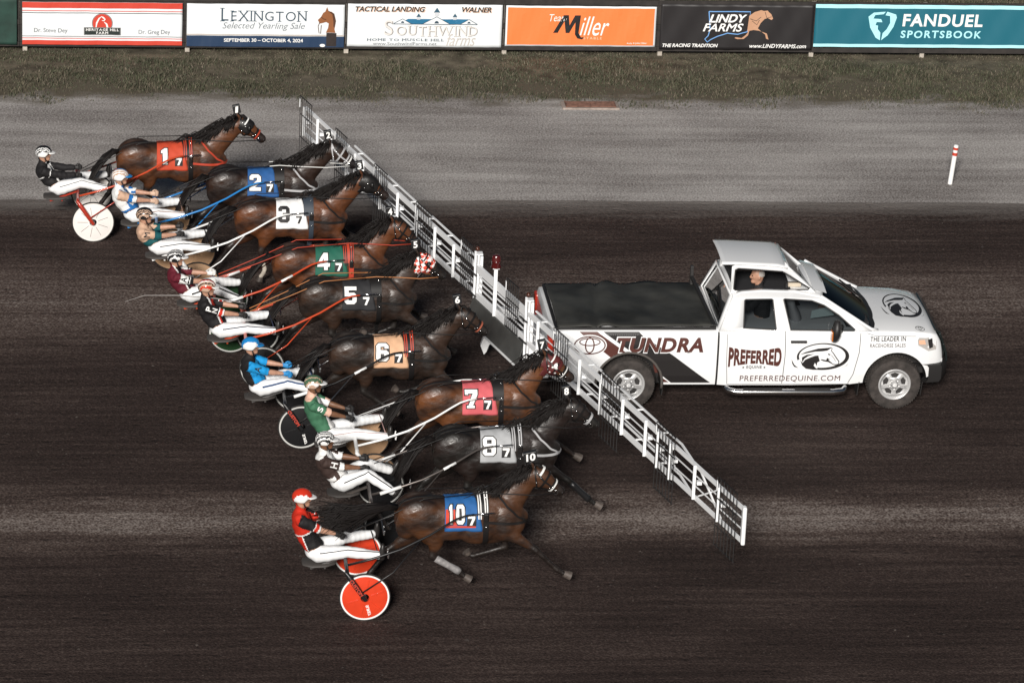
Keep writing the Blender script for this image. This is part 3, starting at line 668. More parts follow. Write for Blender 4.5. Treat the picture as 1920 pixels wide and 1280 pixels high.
def seg_dist(P, a, b):
    a = np.array(a); b = np.array(b); ab = b-a; t = np.clip(((P-a) @ ab)/(ab @ ab), 0, 1)
    return np.linalg.norm(P-(a+t[:, None]*ab), axis=1)
def set_points_and_shade(me, J, nf, socks=()):
    n = len(me.vertices); P = np.empty(n*3); me.vertices.foreach_get('co', P); P = P.reshape(-1, 3)
    dark = np.zeros(n); sock = np.zeros(n)
    for k, (e, kn, f, h) in J.items():
        d = np.minimum(seg_dist(P, kn, f), seg_dist(P, f, h)); dark = np.maximum(dark, np.clip((.16-d)/.07, 0, 1)*.95)
        d2 = seg_dist(P, kn.lerp(f, .6), h)
        if k in socks: sock = np.maximum(sock, np.clip((.085-d2)/.01, 0, 1))
    mz = np.array((1.36+nf['nx'], 0, 1.50+nf['nz'])); dark = np.maximum(dark, np.clip((.22-np.linalg.norm(P-mz, axis=1))/.14, 0, .85))
    dark = np.maximum(dark, np.clip((P[:, 2]-1.33)/.10, 0, .85)*(P[:, 0] < .3))  # shade along the back and croup, painted into the coat colour
    ca = me.color_attributes.new('points', 'FLOAT_COLOR', 'POINT'); c = np.zeros((n, 4)); c[:, 0] = dark; c[:, 1] = sock; c[:, 3] = 1
    ca.data.foreach_set('color', c.reshape(-1))

def strap(mb, pts, nrm, w, t=.012, m=0, lift=.006, closed=False):
    """leather tape lying on the coat: rectangle section oriented by the surface normal"""
    n = len(pts); vs = []
    for i in range(n):
        a = pts[(i-1) % n] if (closed or i > 0) else pts[i]; b = pts[(i+1) % n] if (closed or i < n-1) else pts[i]
        T = (b-a).normalized(); N_ = nrm[i].normalized(); sd_ = T.cross(N_).normalized(); p = pts[i]+N_*lift
        vs += [p+sd_*w/2-N_*t/2, p-sd_*w/2-N_*t/2, p-sd_*w/2+N_*t/2, p+sd_*w/2+N_*t/2]
    r_ = n if closed else n-1
    fs = [(i*4+k, i*4+(k+1) % 4, ((i+1) % n)*4+(k+1) % 4, ((i+1) % n)*4+k) for i in range(r_) for k in range(4)]
    if not closed: fs += [(3, 2, 1, 0), (n*4-4, n*4-3, n*4-2, n*4-1)]
    mb.add(vs, fs, m)
class Skin:
    """looks up the surface of a body mesh"""
    def __init__(s, me): s.t = bvh_of(me)
    def ray(s, o, d):
        h = s.t.ray_cast(V(o), V(d).normalized()); return (h[0], h[1]) if h[0] else (None, None)
    def ring(s, c, ax, n=26, a0=0, a1=360, R0=1.2):
        """points round centre c in the plane across ax, angle from +up"""
        ax = V(ax).normalized(); u = V((0, -1, 0)); u = (u-ax*u.dot(ax)).normalized(); w = ax.cross(u); P, N_ = [], []
        if w.z < 0: w = -w
        full = a1-a0 == 360
        for i in range(n if full else n+1):
            a = R(a0+(a1-a0)*i/n); d = u*math.sin(a)+w*math.cos(a)
            h, q = s.ray(V(c)+d*R0, -d)
            if h is None: continue
            P.append(h); N_.append(q if q.dot(d) > 0 else d)
        return P, N_
    def near(s, p):
        h = s.t.find_nearest(V(p)); return h[0], h[1]
    def path(s, pts, n=5):
        """polyline of rough points snapped to the surface"""
        P, N_ = [], []
        for i in range(len(pts)-1):
            for k in range(n):
                h, q = s.near(V(pts[i]).lerp(V(pts[i+1]), k/n)); P.append(h); N_.append(q)
        h, q = s.near(pts[-1]); P.append(h); N_.append(q)
        return P, N_

def make_horse(num, X, Y, dn, coat, cloth, digits, strapc, accents, head, rein, rope_tail=.45, leg=None, socks=(), label='', big_tail=False, breast=None):
    rng = random.Random(num*7); root = empty('horse', (X, Y, 0), label, 'horse', 'harness racing horses lined up behind the starting gate')
    me, J, nf = horse_shape(dn, leg, rng); set_points_and_shade(me, J, nf, socks)
    body = link_mesh('body', me, coat, root); sk = Skin(me); nx, nz = dn
    HAIR = mat('black_horse_hair', (.010, .008, .0075), .6, spec=.2)
    HOOF = mat('hoof_horn', (.075, .06, .052), .6, var=.4, vscale=20)
    for k, (e, kn, f, h) in J.items():                                # hooves
        d = (h-f).normalized(); b = f+(h-f)*.75; t_ = f+(h-f)*1.25
        fwd = V((1, 0, 0)) if k in ('fn', 'hn') else (V((.3, 0, 1)) if k == 'fo' else V((.7, 0, -.7)))
        mb = MB(); mb.tube([b, b.lerp(t_, .5)+fwd*.018, t_+fwd*.032], [.046, .056, .064], 14, ref=(0, 1, 0)); mb.build('hoof', HOOF, root, True, angle=50)
    # boots / wraps on the cannons
    wraps = accents.get('wraps')
    if wraps:
        for k in wraps[1]:
            e, kn, f, h = J[k]; mb = MB()
            mb.tube([kn.lerp(f, .12), kn.lerp(f, .3), kn.lerp(f, .6), kn.lerp(f, .95), f.lerp(h, .15)], [.050, .052, .047, .054, .05], 12, ref=(0, 1, 0)); mb.build('leg_wrap', wraps[0], root, True)
    # eyes and nostrils
    for s in (-1, 1):
        h, q = sk.ray((1.135+nx, s*.5, 1.735+nz), (0, -s, 0))
        if h: MB().ball(h-q*.004, (.019, .011, .016), n=8).build('eye', mat('dark_eye', (.008, .006, .005), .08), root, True)
        h, q = sk.ray((1.365+nx, s*.5, 1.505+nz), (0, -s, 0))
        if h: MB().ball(h-q*.004, (.016, .009, .022), n=8).build('nostril', mat('nostril_dark', (.006, .004, .004), .6), root, True)
    # mane: strands blown back from the crest
    mb = MB(); cr = []
    for i in range(15):
        t = i/14; x = .30+(.95+nx-.30)*t; z0 = 1.2
        h, q = sk.ray((x, 0, 2.4), (0, 0, -1))
        if h: cr.append(h)
    for i in range(330):
        t = rng.random(); c = cr[min(int(t*(len(cr)-1)), len(cr)-2)].lerp(cr[min(int(t*(len(cr)-1))+1, len(cr)-1)], rng.random())
        L_ = rng.uniform(.12, .34)*(1.0 if t < .8 else .6); sd = rng.choice((-1, -1, 1))*rng.uniform(.01, .09); lift = rng.uniform(-.03, .09)
        fall = rng.random() < .55
        p0 = V((c.x, c.y+rng.uniform(-.015, .015), c.z-.012)); p1 = p0+V((-L_*.4, sd*.5, lift+.02)); p2 = p0+V((-L_*.75, sd*.9, lift*.6-.02)); p3 = p0+V((-L_, sd*1.1, lift*.4-.05-.04*rng.random()))
        if fall: p1 = p0+V((-L_*.25, -.045, -.005)); p2 = p0+V((-L_*.55, -.085-.02*rng.random(), -.05)); p3 = p0+V((-L_*.85, -.105-.03*rng.random(), -.13-.06*rng.random()))
        mb.tube([p0, p1, p2, p3], [.012, .010, .006, .0015], 4)
    for i in range(26):                                                # forelock
        p0 = V((.985+nx+rng.uniform(-.02, .02), rng.uniform(-.03, .03), 1.905+nz)); mb.tube([p0, p0+V((.02, 0, .02)), p0+V((.07, rng.uniform(-.03, .03), -.03)), p0+V((.13, rng.uniform(-.04, .04), -.12))], [.011, .010, .007, .002], 5)
    mb.build('mane', HAIR, root, True)
    # tail
    mb = MB(); dock = V((-.90, 0, 1.27)); n = 300 if big_tail else 150
    for i in range(n):
        L_ = (rng.uniform(.75, 1.12) if big_tail else rng.uniform(.5, .95)*rope_tail/.45*.62); sy = rng.gauss(0, .09)+(-.10 if big_tail else 0)
        if big_tail: q = [(0, 0, 0), (-.14, sy*.3, .05), (-.4*L_-.08, sy*.8, -.02+rng.gauss(0, .03)), (-.75*L_-.08, sy*1.4, -.06+rng.gauss(0, .05)), (-L_-.08, sy*1.8, -.10+rng.gauss(0, .06))]
        else: q = [(0, 0, 0), (-.10, sy*.3, .01), (-.26, sy*.7, -.15+rng.gauss(0, .02)), (-.30-.25*L_, sy, -.20-.35*L_), (-.30-.45*L_, sy*1.3, -.20-.75*L_)]
        mb.tube([dock+V(p)+V((0, rng.uniform(-.02, .02), rng.uniform(-.02, .02))) for p in q], [.020, .022, .016, .011, .002], 5)
    mb.build('tail', HAIR, root, True)
    # saddle cloth draped over the back
    def cloth_pt(u, v):
        """u 0..1 front to back position, v 0 bottom of near side .. 1 bottom of off side"""
        x = -.26 + u*(.40+.12*min(1, abs(v-.5)*2.2)) - .02*abs(v-.5)
        a = 104-208*v
        c = V((x, 0, 1.12)); d = V((0, -math.sin(R(a)), math.cos(R(a)))); h, q = sk.ray(c+d*1.0, -d)
        return h+d*(.013+.003*math.sin(u*19+v*31)), d
    nu, nv = 16, 40; vs, fs = [], []
    for i in range(nu+1):
        for k in range(nv+1): vs.append(cloth_pt(i/nu, k/nv)[0])
    for i in range(nu):
        for k in range(nv): a = i*(nv+1)+k; fs.append((a, a+1, a+nv+2, a+nv+1))
    cm = bpy.data.meshes.new('saddle_cloth'); cm.from_pydata([tuple(p) for p in vs], [], fs); cm.update()
    cl = link_mesh('saddle_cloth', cm, cloth, root); so = cl.modifiers.new('s', 'SOLIDIFY'); so.thickness = .006; so.offset = 0
    ct = BVHTree.FromPolygons([p.copy() for p in vs], fs)
    def on_cloth(lift):
        def fn(u, v):
            h = ct.ray_cast(V((u, -1.2, v+.42)), V((0, 1, -.42)).normalized())
            p = h[0] if h[0] else V((u, -.30, v)); q = h[1] if h[0] else V((0, -1, 0))
            if q.y > 0: q = -q
            return p+q*(.006+lift)
        return fn
    main, small, mi, so_ = digits                                    # inks: big number, outline
    if accents.get('patch'): art('cloth_border', join(rect(-.255, 1.06, .16, 1.09), rect(-.255, 1.095, -.10, 1.33)), on_cloth(.001), accents['patch'], cl, .03)
    x0 = -.235; wd = .112 if len(main) == 2 else .185
    for i, c in enumerate(main):
        c = '7s' if (c == '7') else c; xx = x0+i*(wd+.012)+(.03 if main == '1' else 0); ww = wd*(.7 if c == '1' and len(main) == 2 else 1); xx += (.02 if c == '1' and len(main) == 2 else 0)
        if so_: art('number_outline', digit(c, xx, 1.115, ww, .285, .016), on_cloth(.003), so_, cl, .022)
        art('number', digit(c, xx, 1.115, ww, .285), on_cloth(.009), mi, cl, .022)
    if so_: art('small_outline', rect(.035, 1.085, .165, 1.245), on_cloth(.003), so_, cl, .022)
    art('small_number', digit('7', .05, 1.10, .095, .13), on_cloth(.009), small, cl, .022)
    # harness: girth with back pad, crupper, breast strap, traces
    pad = MB()
    for x, w in ((.30, .075),): P, N_ = sk.ring((x, 0, 1.12), (1, 0, 0), 34); strap(pad, P, N_, w, .014, closed=True)
    for a in (-75, -55, -20, 20, 55, 75, 95):
        P, N_ = sk.ring((.30, 0, 1.12), (1, 0, 0), 2, a, a+1); pad.ball(P[0]+N_[0]*.02, (.016, .012, .016), m=1, n=5)
    pad.build('girth', [strapc, CHROME], root, True, angle=40)
    pd = MB(); P, N_ = sk.ring((.25, 0, 1.12), (1, 0, 0), 16, -62, 62); strap(pd, P, N_, .15, .02, lift=.016)
    pd.build('back_pad', strapc, root, True, angle=40)
    if accents.get('pad_stripe'):
        st = MB()
        for x in (.195, .225, .285, .315): P, N_ = sk.ring((x, 0, 1.12), (1, 0, 0), 16, 0, 70); strap(st, P, N_, .016, .006, lift=.03)
        st.build('pad_stripe', accents['pad_stripe'], root, True, angle=40)
    tr = MB(); tp = []
    for x in (.22, .28, .33):
        h, q = sk.ray((x, 0, 2.5), (0, 0, -1)); tr.lathe(h+V((0, 0, .05)), [(.022, -.006), (.030, -.006), (.030, .006), (.022, .006), (.022, -.006)], 'y', 12); tr.box(h+V((0, 0, .018)), (.015, .015, .04))
    tr.build('terret_ring', CHROME, root)
    cr_ = MB(); P, N_ = sk.path([(.24, 0, 1.6), (0, 0, 1.5), (-.3, 0, 1.5), (-.6, 0, 1.47), (-.85, 0, 1.33), (-.90, 0, 1.26)], 5); strap(cr_, P, N_, .03)
    cr_.build('crupper', LEATHER, root)
    bs = MB(); bm_ = accents.get('breast', LEATHER)
    P, N_ = sk.path([(.34, -.3, 1.16), (.5, -.3, 1.14), (.68, -.26, 1.13), (.82, -.14, 1.12), (.90, 0, 1.12), (.82, .14, 1.12), (.68, .26, 1.13), (.5, .3, 1.14), (.34, .3, 1.16)], 4); strap(bs, P, N_, .035)
    P, N_ = sk.path([(.42, 0, 1.6), (.50, -.14, 1.50), (.60, -.2, 1.36), (.74, -.2, 1.22), (.84, -.12, 1.12)], 4); strap(bs, P, N_, .026)
    P, N_ = sk.path([(.42, 0, 1.6), (.50, .14, 1.50), (.60, .2, 1.36), (.74, .2, 1.22), (.84, .12, 1.12)], 4); strap(bs, P, N_, .026)
    bs.build('breast_strap', bm_, root, True, angle=40)
    for s in (-1, 1):                                                  # shaft holder loops on the girth
        h, q = sk.ray((.30, s*.8, 1.24), (0, -s, 0)); MB().box(h+V((0, s*.03, 0)), (.06, .04, .11)).build('shaft_holder', CHROME if accents.get('chrome_holder') else LEATHER, root, bevel=.008)
    # bridle
    H = lambda x, y, z: (x+nx, y, z+nz); ax = V((.84, 0, -.55))
    br = MB(); bmt = head.get('mat', LEATHER)
    for t, w in ((.35, .028), (.62, .026)):
        c = V(H(.97, 0, 1.80)).lerp(V(H(1.37, 0, 1.50)), t); P, N_ = sk.ring(c, ax, 22, R0=.4); strap(br, P, N_, w, .01, closed=True)
    for s in (-1, 1):
        P, N_ = sk.path([H(.96, s*.05, 1.92), H(1.00, s*.11, 1.82), H(1.10, s*.12, 1.70), H(1.22, s*.1, 1.60), H(1.265, s*.08, 1.545)], 4); strap(br, P, N_, .024, .01)
        P, N_ = sk.path([H(.97, s*.06, 1.90), H(.97, s*.10, 1.80), H(.99, s*.10, 1.68), H(1.02, s*.03, 1.57)], 4); strap(br, P, N_, .02, .01)
    for s in (-1, 1):                                                  # buckles
        for p in ((1.0, .11, 1.82), (1.05, .12, 1.76), (1.22, .1, 1.60), (1.265, .08, 1.545), (1.18, .1, 1.58), (.99, .1, 1.68)):
            h, q = sk.near(H(p[0], s*p[1], p[2])); br.ball(h+q*.016, (.012, .007, .012), m=1, n=5)
    br.build('bridle', [bmt, CHROME], root, True, angle=40)
    nb = MB(); c = V(H(.97, 0, 1.80)).lerp(V(H(1.37, 0, 1.50)), head.get('nt', .70)); P, N_ = sk.ring(c, ax, 24, R0=.4); strap(nb, P, N_, head.get('nw', .02), .016, closed=True, lift=.012)
    nb.build('noseband', head.get('nose', LEATHER), root, True, angle=40)
    bb = MB(); c = V(H(1.02, 0, 1.77)); P, N_ = sk.ring(c, V((.75, 0, -.6)), 14, -75, 75, R0=.4); strap(bb, P, N_, head.get('bw', .022), .016, lift=.012)
    bb.build('browband', head.get('brow', LEATHER), root, True, angle=40)
    for s in (-1, 1):
        h, q = sk.ray(H(1.275, s*.4, 1.515), (0, -s, 0)); h = h or V(H(1.275, s*.06, 1.515)); bt = MB()
        bt.lathe(h+V((0, s*.012, 0)), [(.022, -.005), (.032, -.005), (.032, .005), (.022, .005), (.022, -.005)], 'y', 14).build('bit_ring', CHROME, root)
    cover = head.get('hood')
    if cover:                                                          # cloth hood or blinkers following the head
        n = len(me.vertices); P = np.empty(n*3); me.vertices.foreach_get('co', P); P = P.reshape(-1, 3); q = P-np.array(H(.97, 0, 1.80)); a = q[:, 0]*.84-q[:, 2]*.55; u = q[:, 0]*.55+q[:, 2]*.84
        ok = (a > head.get('h0', -.06)) & (a < head.get('h1', .30)) & (u > head.get('hu', -.25)) & (P[:, 0] > .86+nx) & (P[:, 2] < 1.93+nz) & ~((a < .02) & (u < -.12))
        bm = bmesh.new(); bm.from_mesh(me); bm.verts.ensure_lookup_table(); nr = [v.normal.copy() for v in bm.verts]
        for v in bm.verts: v.co += nr[v.index]*.010
        bmesh.ops.delete(bm, geom=[v for v in bm.verts if not ok[v.index]], context='VERTS')
        hm = bpy.data.meshes.new('hood'); bm.to_mesh(hm); bm.free()
        ho = link_mesh('hood', hm, cover, root); so = ho.modifiers.new('s', 'SOLIDIFY'); so.thickness = .006
        for s in (-1, 1):                                              # cups beside the eyes
            h, _ = sk.ray(H(1.10, s*.5, 1.735), (0, -s, 0)); c = h+V((0, s*.012, 0)); cup = MB()
            for i in range(9):
                for k in range(7):
                    al = -1.5+3.0*k/6; be = .2+1.15*i/8
                    cup.v.append(tuple(c+V((.03-.062*math.sin(be)*math.cos(al)*1.0, s*.055*math.cos(be)*.95, .058*math.sin(be)*math.sin(al)))))
            cup.f = [(i*7+k, i*7+k+1, i*7+k+8, i*7+k+7) for i in range(8) for k in range(6)]; cup.m = [0]*len(cup.f)
            co = cup.build('blinker_cup', head.get('cup', LEATHER), ho, True); so = co.modifiers.new('s', 'SOLIDIFY'); so.thickness = .006
        if head.get('stars'):
            for (x, z, r_) in ((1.06, 1.72, .024), (1.02, 1.64, .018), (1.10, 1.62, .024), (1.00, 1.74, .016)):
                lp = [(x+nx+(r_ if i % 2 == 0 else r_*.42)*math.cos(R(90+36*i)), z+nz+(r_ if i % 2 == 0 else r_*.42)*math.sin(R(90+36*i))) for i in range(10)]
                art('star', fill2d([lp]), lambda u, v: (lambda h: (h[0] if h[0] else V((u, -.09, v)))+V((0, -.02, 0)))(sk.ray((u, -.6, v), (0, 1, 0))), INK_W, ho)
            P, N_ = sk.ring(V(H(1.24, 0, 1.60)), ax, 20, R0=.4); ed = MB(); strap(ed, P, N_, .016, .008, closed=True, lift=.014); ed.build('hood_piping', INK_W, ho)
    # number block on the poll
    hb = MB(); c = V(H(.90, -.02, 2.045)); rot = Matrix.Rotation(R(-12), 3, 'Y')
    hb.box(c, (.125 if len(main) == 1 else .185, .075, .145), rot=rot); hb.box(c-V((-.012, 0, .095)), (.05, .05, .05), rot=rot)
    nbk = hb.build('head_number', mat('number_block', (.014, .014, .015), .45), root, bevel=.008)
    tw = .072 if len(main) == 1 else .135
    art('number', text(main, (-tw/2, -.055, tw/2, .055), off=.035, shear=.12), lambda u, v: c+rot @ V((u, -.0415, v)), INK_W, nbk)
    # reins: bit - saddle terret - driver's hands
    rn = MB(); rb_ = MB(); rr = .0075
    for s in (-1, 1):
        h, q = sk.ray(H(1.275, s*.4, 1.505), (0, -s, 0)); a = (h or V(H(1.275, s*.06, 1.515)))+V((0, s*.02, 0))
        b = V((.62, s*.18, 1.54)); hh, qq = sk.near(b); b = hh+qq*.03 if (hh-b).length > .06 or (b-hh).dot(qq) < 0 else b
        g_, _ = sk.ray((.26, s*.09, 2.4), (0, 0, -1)); g_ = g_+V((0, 0, .055))
        e_ = V((rein['x'], s*.06-.2, rein['z'])); m_ = V((-.55, s*.17, 1.50)); hh, qq = sk.ray((-.55, s*.17, 2.4), (0, 0, -1)); m_ = hh+V((0, 0, .03)) if hh else m_
        rn.tube([a, a.lerp(b, .5)+V((0, s*.03, -.01)), b, g_, m_.lerp(g_, .8)], rr, 6); rb_.tube([m_.lerp(g_, .8), m_, m_.lerp(e_, .5)+V((0, 0, -.015)), e_], rr*.9, 6)
    rn.build('reins', rein.get('mat', LEATHER), root, True); rb_.build('rein_ends', rein.get('back', rein.get('mat', LEATHER)), root, True)
    chk = MB(); h, q = sk.ray((.26, 0, 2.4), (0, 0, -1)); chk.tube([h+V((0, 0, .05)), V((.62+nx*.5, 0, 1.77+nz*.6)), V(H(.93, 0, 1.955)), V(H(1.0, 0, 1.91))], .009, 6); chk.build('overcheck', LEATHER, root, True)
    return root

# ================================================================ SULKIES
def make_sulky(X, Y, label, shaft_m, arch_m, disc_m, rim_m, arch_text=None, wheel_text=None, spokes=None, sleeve=None, brace_m=None, seat_m=None):
    root = empty('sulky', (X, Y, 0), label, 'sulky', 'two wheeled racing sulkies')
    wx, wz, R_ = -1.39, .356, .352
    for s in (-1, 1):
        wy = s*.715
        w = MB().lathe((wx, wy, wz), [(.06, -.028), (.30, -.016), (.318, -.012), (.318, .012), (.30, .016), (.06, .028), (.06, -.028)], 'y', 56).build('wheel', disc_m, root, True, angle=30)
        MB().lathe((wx, wy, wz), [(.312, -.017), (.334, -.016), (.334, .016), (.312, .017), (.312, -.017)], 'y', 56).build('rim', rim_m, w, True, angle=50)
        MB().lathe((wx, wy, wz), [(.333, -.014), (.342, -.022), (R_-.004, -.020), (R_+.003, 0), (R_-.004, .020), (.342, .022), (.333, .014)], 'y', 56).build('tyre', RUBBER, w, True)
        MB().lathe((wx, wy, wz), [(0, -.062), (.022, -.062), (.026, -.05), (.026, .05), (.022, .062), (0, .062)], 'y', 18).build('hub', STEEL, w, True, angle=40)
        g = MB()
        for i in range(spokes[1] if spokes else 6):
            a = 2*math.pi*i/(spokes[1] if spokes else 6)+.35
            for k in (-1, 1):
                p = lambda r_: (wx+r_*math.cos(a), wy+k*(.030-.012*(r_-.06)/.24), wz+r_*math.sin(a))
                g.bar(p(.09), p(.26), .007 if spokes else .020, .004 if spokes else .014, side=V((0, 1, 0)))
        g.build('spoke_rib', spokes[0] if spokes else disc_m, w)
        if wheel_text and s < 0:
            art('lettering', text(wheel_text, (.11, -.02, .27, .022), off=.03), lambda u, v: (wx+u*.28-v*.96, wy-.034, wz-u*.96-v*.28), INK_W, w)
    # bowed axle with fork blades outside the wheels
    a = MB(); a.tube([(-1.64, -.72, .742), (-1.64, -.5, .735), (-1.63, -.15, .70), (-1.63, .15, .70), (-1.64, .5, .735), (-1.64, .72, .742)], .027, 10); a.build('arch', arch_m, root, True, angle=50)
    for s in (-1, 1):
        f = MB(); f.tube([(-1.645, s*.70, .744), (-1.645, s*.775, .735), (-1.615, s*.80, .69), (-1.50, s*.808, .52), (-1.385, s*.80, .345)], [.027, .032, .036, .036, .028], 10); fo = f.build('fork', arch_m, root, True, angle=50)
        if arch_text and s < 0:
            p0 = V((-1.60, -.808, .67)); p1 = V((-1.43, -.808, .415)); T = (p1-p0); N_ = V((0, -1, .12)).normalized(); B_ = T.cross(N_).normalized()
            art('lettering', text(arch_text, (.02, -.026, .95, .026), off=.04), lambda u, v: p0+T*u-B_*v+N_*.038, arch_text_m, fo)
    # shafts
    for s in (-1, 1):
        if s < 0: pts = [(-1.62, -.50, .735), (-1.30, -.52, .83), (-.90, -.50, .965), (-.50, -.38, 1.12), (-.24, -.27, 1.24), (-.12, -.21, 1.285), (0, -.18, 1.315), (.12, -.16, 1.325)]
        else: pts = [(-1.62, .50, .735), (-1.30, .58, .83), (-.90, .64, .965), (-.50, .66, 1.12), (-.24, .63, 1.24), (-.12, .60, 1.285), (0, .575, 1.315), (.12, .56, 1.325)]
        q = MB().tube(pts, [.017, .017, .016, .0155, .015, .0145, .014, .013], 10).build('shaft', shaft_m, root, True)
        MB().tube([pts[-1], (.40, -.15 if s < 0 else .55, 1.345)], .010, 8).build('shaft_tip', CHROME, q, True)
        if sleeve:
            A, B_ = V(pts[2]), V(pts[3]); C_ = V(pts[4])
            MB().tube([B_.lerp(A, .25), B_.lerp(C_, .3)], .020, 10).build('shaft_sleeve', sleeve, q, True)
            MB().tube([V(pts[1]).lerp(A, -.5), V(pts[1]).lerp(A, .25)], .025, 10).build('shaft_sleeve', sleeve, q, True)
        b = MB().tube([(-1.45, s*.80, .45), (-1.02, s*.75, .735), V(pts[2]).lerp(V(pts[3]), .72)], .0095, 8).build('brace', brace_m or shaft_m, root, True)
        st = MB(); p = V(pts[1]).lerp(V(pts[2]), .55); fy = p.y+(.17 if s < 0 else -.20)
        st.bar((p.x, p.y, p.z), (p.x+.02, fy+.0, p.z-.10), .018, .018); st.bar((p.x+.02, fy+.08, p.z-.10), (p.x+.02, fy-.08, p.z-.10), .02, .03); st.bar((p.x+.02, fy+.08, p.z-.10), (p.x+.03, fy+.08, p.z-.04), .016, .016); st.bar((p.x+.02, fy-.08, p.z-.10), (p.x+.03, fy-.08, p.z-.04), .016, .016)
        st.build('stirrup', STEEL if shaft_m is not WHITE else WHITE, root, bevel=.004)
    # seat
    s_ = MB(); s_.loft([(-2.20, 0, .555, .022, .12), (-2.08, 0, .545, .035, .17), (-1.90, 0, .555, .035, .18), (-1.76, 0, .575, .028, .13)], n=16); s_.build('seat', seat_m or mat('seat_vinyl', (.05, .045, .042), .6), root, True)
    sb = MB(); sb.bar((-2.10, -.10, .505), (-1.63, -.10, .685), .03, .03); sb.bar((-2.10, .10, .505), (-1.63, .10, .685), .03, .03); sb.bar((-1.90, -.115, .51), (-1.90, .115, .51), .025, .02)
    sb.build('seat_rail', arch_m if arch_m is not BLACK else STEEL, root)
    return root
arch_text_m = mat('red_print', (.45, .05, .03), .5)

# ================================================================ PEOPLE
def ik(a, b, l1, l2, pole):
    a, b, pole = V(a), V(b), V(pole); d = b-a; L = min(d.length, (l1+l2)*.995); t = d.normalized(); x = (L*L+l1*l1-l2*l2)/(2*L)
    h = math.sqrt(max(l1*l1-x*x, 1e-6)); q = (pole-t*pole.dot(t)).normalized()
    return a+t*x+q*h, a+t*L
def glove(mb, wrist, d, upv, s, size=1.0):
    """fist closed round the reins: palm, four unequal curled fingers, thumb on the side"""
    d = V(d).normalized(); upv = (V(upv)-d*V(upv).dot(d)).normalized(); sd_ = d.cross(upv).normalized()
    P = lambda a, b, c: V(wrist)+(d*a+upv*b+sd_*c)*size
    mb.tube([P(-.02, 0, 0), P(.02, 0, 0), P(.06, 0, 0), P(.092, 0, 0)], [.030*size, .038*size, .043*size, .036*size], 10, flat=.62, ref=tuple(sd_))
    for i, L in enumerate((.90, 1.0, .95, .78)):
        b = (.030-.020*i)
        mb.tube([P(.085, b, 0), P(.085+.035*L, b, -s*.012), P(.085+.040*L, b, -s*.040), P(.075+.012*L, b, -s*.055), P(.06, b*.95, -s*.048)], [.0105, .0105, .010, .0095, .007], 7)
    mb.tube([P(.025, .035, -s*.010), P(.055, .055, -s*.028), P(.085, .050, -s*.045), P(.10, .035, -s*.052)], [.013, .012, .0105, .007], 7)
SKIN = {'light': mat('skin_light', (.42, .23, .155), .5, var=.15, vscale=20), 'brown': mat('skin_brown', (.16, .075, .04), .5, var=.15, vscale=20)}
